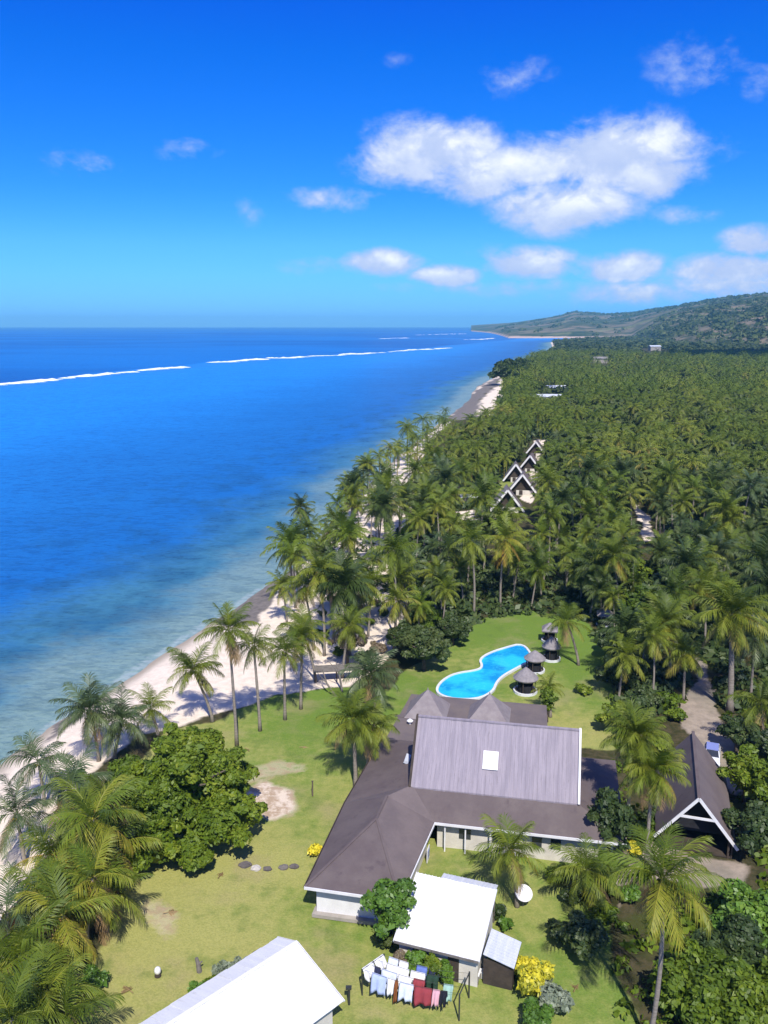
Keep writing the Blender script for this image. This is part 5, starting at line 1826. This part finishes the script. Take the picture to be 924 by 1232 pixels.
for k in range(16):
    u, v = ((388, 742), (404, 728), (430, 735), (446, 752), (462, 742), (470, 770), (455, 786), (432, 762), (412, 752), (440, 715), (462, 700), (408, 790), (436, 798), (388, 770), (452, 728), (478, 722))[k]
    mt = ('broad_dark', 'broad', 'purple_leaf', 'broad')[k % 4]
    shrub(u, v, 'beachbush' + mt, 1.5, 1.5, 900, .22, M[mt], {'broad_dark': 'dark', 'broad': 'green', 'purple_leaf': 'brownish'}[mt] + ' scrubby bush on the sand under the beach palms', s=rng.uniform(.6, 1.15), group='bushes on the beach sand')
for k, (u, v, rz, kd, lab) in enumerate(((196, 1100, 20, 'dead', 'dry brown frond fallen on the bare lawn right of the left thicket'), (160, 1196, 140, 'dead', 'dry frond lying on the lawn near the white garden lamp'),
                                      (262, 1058, 75, 'dead', 'dry frond lying on the lawn below the round tree'), (360, 900, 10, 'dead', 'brown frond lying on the grass left of the bushy lodge palm'),
                                      (300, 905, 120, 'dead', 'fallen frond on the grass near the slim lawn edge palms'), (690, 1195, 60, 'dead', 'dry frond on the grass between yellow bush and dark trees'))):
    o = link('fallen_frond', FR[kd, 3, k % 2], None, G(u, v) + Vector((0, 0, .12)), (R(5), R(14), R(rz)), .8)
    tag(o, lab, 'palm frond', 'fallen fronds on the lawn')

# ------------------------------------------------------------------ the coconut grove
CLEAR = [(gp((500, 845), (520, 800), (560, 755), (640, 738), (700, 752), (728, 790), (735, 860), (728, 900), (760, 1060), (900, 1080), (880, 960), (820, 880), (470, 870)), 0.0),
         (Z_DRIVE2, .5), (gp((592, 600), (612, 572), (640, 530), (658, 532), (654, 600), (642, 672), (592, 676)), 0), (gp((465, 592), (496, 578), (502, 630), (470, 640)), 0),
         (gp((758, 606), (784, 608), (796, 682), (770, 678)), 0), (gp((352, 735), (395, 720), (400, 800), (440, 812), (360, 840), (325, 790)), 0.0),
         (gp((645, 496), (685, 492), (685, 476), (640, 474)), 0), (gp((528, 524), (545, 494), (575, 462), (600, 452), (612, 460), (600, 500), (575, 524)), 0), (gp((550, 615), (588, 612), (588, 634), (550, 634)), 0),
         (gp((770, 432), (808, 432), (808, 421), (770, 419)), 0), (gp((707, 446), (738, 446), (738, 434), (707, 433)), 0)]
r = random.Random(21)
cand = []
y = 103.0
while y < 1250:
    cell = 6.0 if y < 300 else 6.4 if y < 600 else 9.0
    x0, x1 = float(xcoast(y)) + 3.0, y * .50 + 12
    x = x0 + r.uniform(0, cell)
    while x < x1:
        px, py = x + r.uniform(-.42, .42) * cell, y + r.uniform(-.42, .42) * cell
        u, v, s = proj(px, py)
        ok = float(inland(px, py)) > (2.0 if y > 168 else 9)
        if y < 150 and u < 345 + (y < 122) * 60:
            ok = False
        if y < 178 and u < 520 and r.random() < .12:
            ok = False
        if y < 124 and u < 735:
            ok = False
        if u > 735 and v > 850:
            ok = False
        if ok:
            for P, g in CLEAR:
                if inside(px, py, P, g):
                    ok = False
                    break
        if ok:
            cand.append((px, py))
        x += cell
    y += cell
NEARXY = [G(*q[0]) for q in NEAR]
cand = [c for c in cand if min((c[0] - q.x) ** 2 + (c[1] - q.y) ** 2 for q in NEARXY) > 16]
BP = gp((352, 690), (400, 640), (480, 620), (492, 780), (432, 800), (385, 792))
for q in range(60):
    p = G(r.uniform(345, 495), r.uniform(630, 805))
    if inside(p.x, p.y, BP) and min((p.x - c[0]) ** 2 + (p.y - c[1]) ** 2 for c in cand) > 11:
        cand.append((p.x, p.y))
cand.sort(key=lambda c: c[0] ** 2 + c[1] ** 2)
NIND = 262
k = 0
far_list = []
for (px, py) in cand:
    u, v, s = proj(px, py, 6)
    vis = -30 < u < 955
    if k < NIND and vis:
        k += 1
        gz = -.15
        if u < 520:
            wh, grp = 'thin grove between beach and pool', 'palms along the beach'
        elif u < 735:
            wh, grp = 'dense grove beyond the pool lawn', 'palms beyond the pool'
        else:
            wh, grp = 'grove right of the pool lawn', 'palms right of the pool'
        lab = (('front' if v > 735 else 'middle' if v > 665 else 'back'), wh)
        grove_palm(px, py, gz, r.choice((.58, .72, .8, .88, .95, 1.02, 1.1, 1.2)) * r.uniform(.95, 1.05), r.uniform(0, 6.28), lab, grp, r)
    elif vis or r.random() < .5:
        far_list.append((px, py))


def joined(name, items, mat, label):
    """items: (template verts, faces, tints, matrix as (x, y, z, rz, s, dt))"""
    Vs, Fs, Ts = [], [], []
    off = 0
    for (V, F, T, x, y, z, rz, s, dt) in items:
        c, s_ = math.cos(rz), math.sin(rz)
        W = V @ np.array([[c, s_, 0], [-s_, c, 0], [0, 0, 1]]) * s + np.array([x, y, z])
        Vs.append(W)
        Fs.append(F + off)
        Ts.append(np.clip(T + dt, 0, 1))
        off += len(V)
    o = link(name, mesh_np(name, np.concatenate(Vs), np.concatenate(Fs), mat, dict(tint=np.concatenate(Ts))))
    return setting(o, 'stuff', label)


def simple_palm(seed, h, n, nl, L):
    """a whole palm in a few triangles for the far grove"""
    rr = random.Random(seed)
    V, F, T = [], [], []
    for q in range(4):
        a = q * math.pi / 2
        for (z, rad) in ((-.3, .2), (h, .12)):
            V.append((rad * math.cos(a), rad * math.sin(a), z))
            T.append(.95)
    for q in range(4):
        a, b, c, d = 2 * q, 2 * ((q + 1) % 4), 2 * ((q + 1) % 4) + 1, 2 * q + 1
        F += [(a, b, c), (a, c, d)]
    for i in range(n):
        s = (i + .5) / n
        e0 = R(78 - 105 * s) + rr.uniform(-.15, .15)
        an = i * 2.4 + rr.uniform(-.2, .2)
        Lx = L * rr.uniform(.85, 1.1)
        p = Vector((0, 0, h))
        K = 4
        pts = [p.copy()]
        ds = []
        for j in range(K):
            e = e0 - R(75) * ((j + .5) / K) ** 1.2
            d = Vector((math.cos(e), 0, math.sin(e)))
            p = p + d * (Lx / K)
            pts.append(p.copy())
            ds.append(d)
        m = Matrix.Rotation(an, 3, 'Z')
        tt = .2 + .5 * s + rr.uniform(-.15, .15)
        for side in (-1, 1):
            for j in range(nl):
                s2 = (j + .3) / nl
                f = s2 * K
                ii = min(int(f), K - 1)
                q0 = pts[ii].lerp(pts[ii + 1], f - ii)
                q1 = pts[ii].lerp(pts[ii + 1], min(1, f - ii + .9 * K / nl * .8))
                ll = (.35 + .75 * math.sin(math.pi * (.15 + .8 * s2))) * L / 4
                tip = q0 + ds[ii] * ll * .75 + Vector((0, side * ll * .75, -ll * .55))
                o = len(V)
                V += [tuple(m @ q0), tuple(m @ q1), tuple(m @ tip)]
                T += [max(0, min(1, tt + rr.uniform(-.1, .1)))] * 3
                F.append((o, o + 1, o + 2))
    return np.array(V), np.array(F), np.array(T)


TEMPL = [simple_palm(i, (7.5, 9, 10.5, 8.2, 9.6)[i], 16, 8, (4.2, 3.9, 4.5, 4.0, 4.3)[i]) for i in range(5)]
TEMPF = [simple_palm(i + 20, (8.5, 10, 11.5)[i], 12, 4, 5.0) for i in range(3)]
gv = [r.uniform(-.34, .2) for _ in range(11)]
it = []
for (px, py) in far_list:
    if r.random() < .20 + .22 * (fbm(np.array([px]), np.array([py]), 60, 2)[0] > .05):
        continue
    V, F, T = r.choice(TEMPL if py < 520 else TEMPF)
    it.append((V, F, T, px, py, -.1, r.uniform(0, 6.28), r.uniform(.6, 1.18), gv[(int(px // 23) * 7 + int(py // 31) * 13) % 11] - .24 * min(1, max(0, (py - 260) / 320)) + r.uniform(-.34, .34)))
joined('palm_grove', it, M['palm'], 'far coconut palms massed along the coast beyond the pool')

# broad-leaved trees standing among the palms
gt = random.Random(77)
nt_ = 0
for q in range(900):
    y = 125 * (720 / 125) ** gt.random()
    x = gt.uniform(float(xcoast(y)) + 12, y * .47 + 6)
    u, v, s = proj(x, y)
    if not (350 < u < 960) or nt_ >= 95:
        continue
    if y < 178 and u < 735:
        continue
    if any(inside(x, y, P, g + 1.5) for P, g in CLEAR):
        continue
    if x - float(xcoast(y)) < y * .10 and gt.random() < .8:
        continue
    nt_ += 1
    kk = gt.choice(('wood_a', 'wood_b', 'wood_c'))
    mt = {'wood_a': 'broad_dark', 'wood_b': 'broad', 'wood_c': 'broad_dark'}[kk]
    ssz = gt.uniform(.75, 1.35)
    lab = '%s %s among the palms, %s' % ('large' if ssz > 1.14 else 'small' if ssz < .94 else 'middling', {'wood_a': 'dark green broad-leaved tree', 'wood_b': 'mid green broad-leaved tree', 'wood_c': 'low dark rounded tree'}[kk],
                                        'near the beach huts' if u < 640 and v < 700 else 'behind the pool' if u < 735 else 'toward the right border' if u > 850 else 'right of the pool lawn')
    sz = {'wood_a': (3.6, 5.0, 1.0), 'wood_b': (3.4, 4.6, 1.2), 'wood_c': (3.0, 3.4, .4)}[kk]
    tree(0, 0, kk, sz[0], sz[1], sz[2], 11, 2600, .42, M[mt], lab, group='broad-leaved trees among the palms', s=ssz, world=(x, y, -.1))


def clump(seed, n, size):
    g = np.random.default_rng(seed)
    d = g.normal(size=(n, 3))
    d[:, 2] = np.abs(d[:, 2])
    d /= np.linalg.norm(d, axis=1)[:, None]
    P = d * np.array([1.0, 1.0, .8]) * g.uniform(.7, 1.05, n)[:, None]
    N = d + g.normal(size=(n, 3)) * .5
    N /= np.linalg.norm(N, axis=1)[:, None]
    T = np.cross(N, g.normal(size=(n, 3)))
    T /= np.linalg.norm(T, axis=1)[:, None]
    B = np.cross(N, T)
    s = size * g.uniform(.7, 1.3, n)[:, None]
    V = np.stack([P - T * s, P + B * s * .6, P + T * s, P - B * s * .6], 1).reshape(-1, 3)
    i = np.arange(n) * 4
    F = np.concatenate([np.stack([i, i + 1, i + 2], 1), np.stack([i, i + 2, i + 3], 1)])
    return V, F, np.repeat(np.clip(g.normal(.45, .2, n), 0, 1), 4)


# far broad-leaved crowns rising among the coconut palms
DOME = [clump(30 + i, 90, .26) for i in range(4)]
it = []
for q in range(3000):
    y = 215 * (1300 / 235) ** gt.random()
    x = gt.uniform(float(xcoast(y)) + 14 + y * .03, y * .48 + 8)
    if any(inside(x, y, P, g + 3) for P, g in CLEAR) or fbm(np.array([x]), np.array([y]), 70, 3)[0] < -.03:
        continue
    V, F, T = gt.choice(DOME)
    it.append((V * np.array([1, 1, 1.3]), F, T, x, y, gt.uniform(1.5, 4.2), gt.uniform(0, 6.28), gt.uniform(2.2, 5.4) * (1 + y / 2500), gt.uniform(-.45, .35)))
joined('broadleaf_wood', it, M['far_leaf'], 'rounded broad-leaved crowns mixed through the far palm grove')

# undergrowth on the grove floor
CL = [clump(i, 26, .30) for i in range(5)]
it = []
for q in range(9000):
    y = 100 * (560 / 100) ** gt.random()
    x = gt.uniform(float(xcoast(y)) + 9 + y * .03, y * .48 + 8)
    u, v, s = proj(x, y)
    if u < 735 and y < 124 or (u > 735 and v > 905) or not (330 < u < 960):
        continue
    if inside(x, y, Z_SAND, .5) and gt.random() < .93:
        continue
    if any(inside(x, y, P, g + .8) for P, g in CLEAR):
        continue
    V, F, T = gt.choice(CL)
    it.append((V, F, T, x, y, -.15, gt.uniform(0, 6.28), gt.uniform(.6, 1.7) * (1 + y / 500), gt.uniform(-.3, .3)))
joined('undergrowth', it, M['broad_dark'], 'low undergrowth covering the grove floor')

# shade shrubs behind the right side of the lodge
it = []
for q in range(420):
    u, v = gt.uniform(735, 960), gt.uniform(840, 1290)
    p = G(u, v)
    if inside(p.x, p.y, Z_DRIVE, 1.3) or inside(p.x, p.y, Z_DRIVE2, .3):
        continue
    if inside(p.x, p.y, gp((780, 1010), (890, 1030), (875, 890), (815, 870)), 1.0):
        continue
    if v > 1040 and u < 790 and not (u > 745 and v > 1110 and gt.random() < .8):
        continue
    V, F, T = gt.choice(CL)
    it.append((V, F, T, p.x, p.y, -.1, gt.uniform(0, 6.28), gt.uniform(.5, 1.3), gt.uniform(-.2, .35)))
joined('ground_cover', it, M['broad'], 'leafy ground cover around the carport')

# far wood reaching to the hills
FC = [clump(60 + i, 16, .42) for i in range(4)]
it = []
for q in range(15000):
    y = 480 * (3150 / 480) ** gt.random()
    x = gt.uniform(float(xcoast(y)) + 10, y * .52 + 20)
    if any(inside(x, y, P, g + 2) for P, g in CLEAR[6:]):
        continue
    V, F, T = gt.choice(FC)
    s = gt.uniform(3.0, 6.5) * (1 + y / 3500)
    it.append((V, F, T, x, y, -.3 + (1.5 if y > 900 else 0), gt.uniform(0, 6.28), s, gt.uniform(-.3, .25)))
joined('far_wood', it, M['far_leaf'], 'far wooded plain between the coast and the hills')

# trees scattered over the hills
it = []
for q in range(6500):
    t_ = gt.uniform(.13, .60)
    yy = gt.uniform(1700, 6400)
    h, rel, u_ = hill_h(np.array([t_]), np.array([yy]))
    if h[0] < 4 or rel[0] <= 0.0 or rel[0] > 1:
        continue
    if fbm(np.array([t_ * yy]), np.array([yy]), 420, 3)[0] < -.02 + .16 * min(1, max(0, (.36 - t_) / .2)) - .45 * max(0, .22 - rel[0]) * (t_ > .30) - .12 * (t_ > .36) and gt.random() < .93:
        continue
    V, F, T = gt.choice(FC)
    it.append((V, F, T, t_ * yy, yy, float(h[0]) - 2, gt.uniform(0, 6.28), gt.uniform(8, 17), gt.uniform(-.35, .15)))
joined('hill_woods', it, M['far_leaf'], 'woods scattered over the far hillsides')


# a dark grove on the headland where the shore turns
for k, (u, v, s, lab) in enumerate(((606, 464, 3.6, 'dark spreading tree alone on the far point of the shore'), (620, 458, 3.3, 'dark tree beside the lone tree on the far point'),
                                    (634, 453, 2.8, 'dark tree third along the far point of the shore'))):
    tree(u, v, 'headland', 3.6, 4.6, .8, 11, 2200, .5, M['broad_dark'], lab, s=s)

# ------------------------------------------------------------------ an unseen cloud placed to shade the far wood
def make_cloud():
    rc = random.Random(12)
    b = MB()
    for k in range(26):
        a = rc.uniform(0, 6.28)
        q = math.sqrt(rc.random())
        cx, cy = 300 * q * math.cos(a), 250 * q * math.sin(a)
        rr = rc.uniform(70, 135) * (1 - .45 * q)
        vs = []
        for i in range(9):
            ph = -math.pi / 2 + math.pi * i / 8
            for j in range(12):
                th = 2 * math.pi * j / 12
                w_ = rr * (1 + .10 * math.sin(3 * th + k) * math.cos(2 * ph))
                vs.append((cx + w_ * math.cos(ph) * math.cos(th), cy + w_ * math.cos(ph) * math.sin(th), max(-30, w_ * .62 * math.sin(ph)) + 20 * (1 - q)))
        b.add(vs, [(i * 12 + j, i * 12 + (j + 1) % 12, (i + 1) * 12 + (j + 1) % 12, (i + 1) * 12 + j) for i in range(8) for j in range(12)])
    o = b.obj('cloud', M['cloud'], None, True)
    o.location = (761, 1230 - 504, 640)
    setting(o, 'stuff', 'unseen cumulus cloud that shades the far wood')


make_cloud()

# ------------------------------------------------------------------ haze
hz = MB().box((-2000, 8200, 95), (44000, 17200, 204))
hm, t, out = new_mat('haze_air')
pv = nd(t, 'ShaderNodeVolumePrincipled')
pv.inputs['Color'].default_value = (0.24, 0.70, 1.0, 1)
pv.inputs['Density'].default_value = 7.5e-5
pv.inputs['Anisotropy'].default_value = 0.0
t.links.new(pv.outputs[0], out.inputs['Volume'])
ho = hz.obj('haze', hm)
setting(ho, 'stuff', 'thin bluish sea haze over the coast')
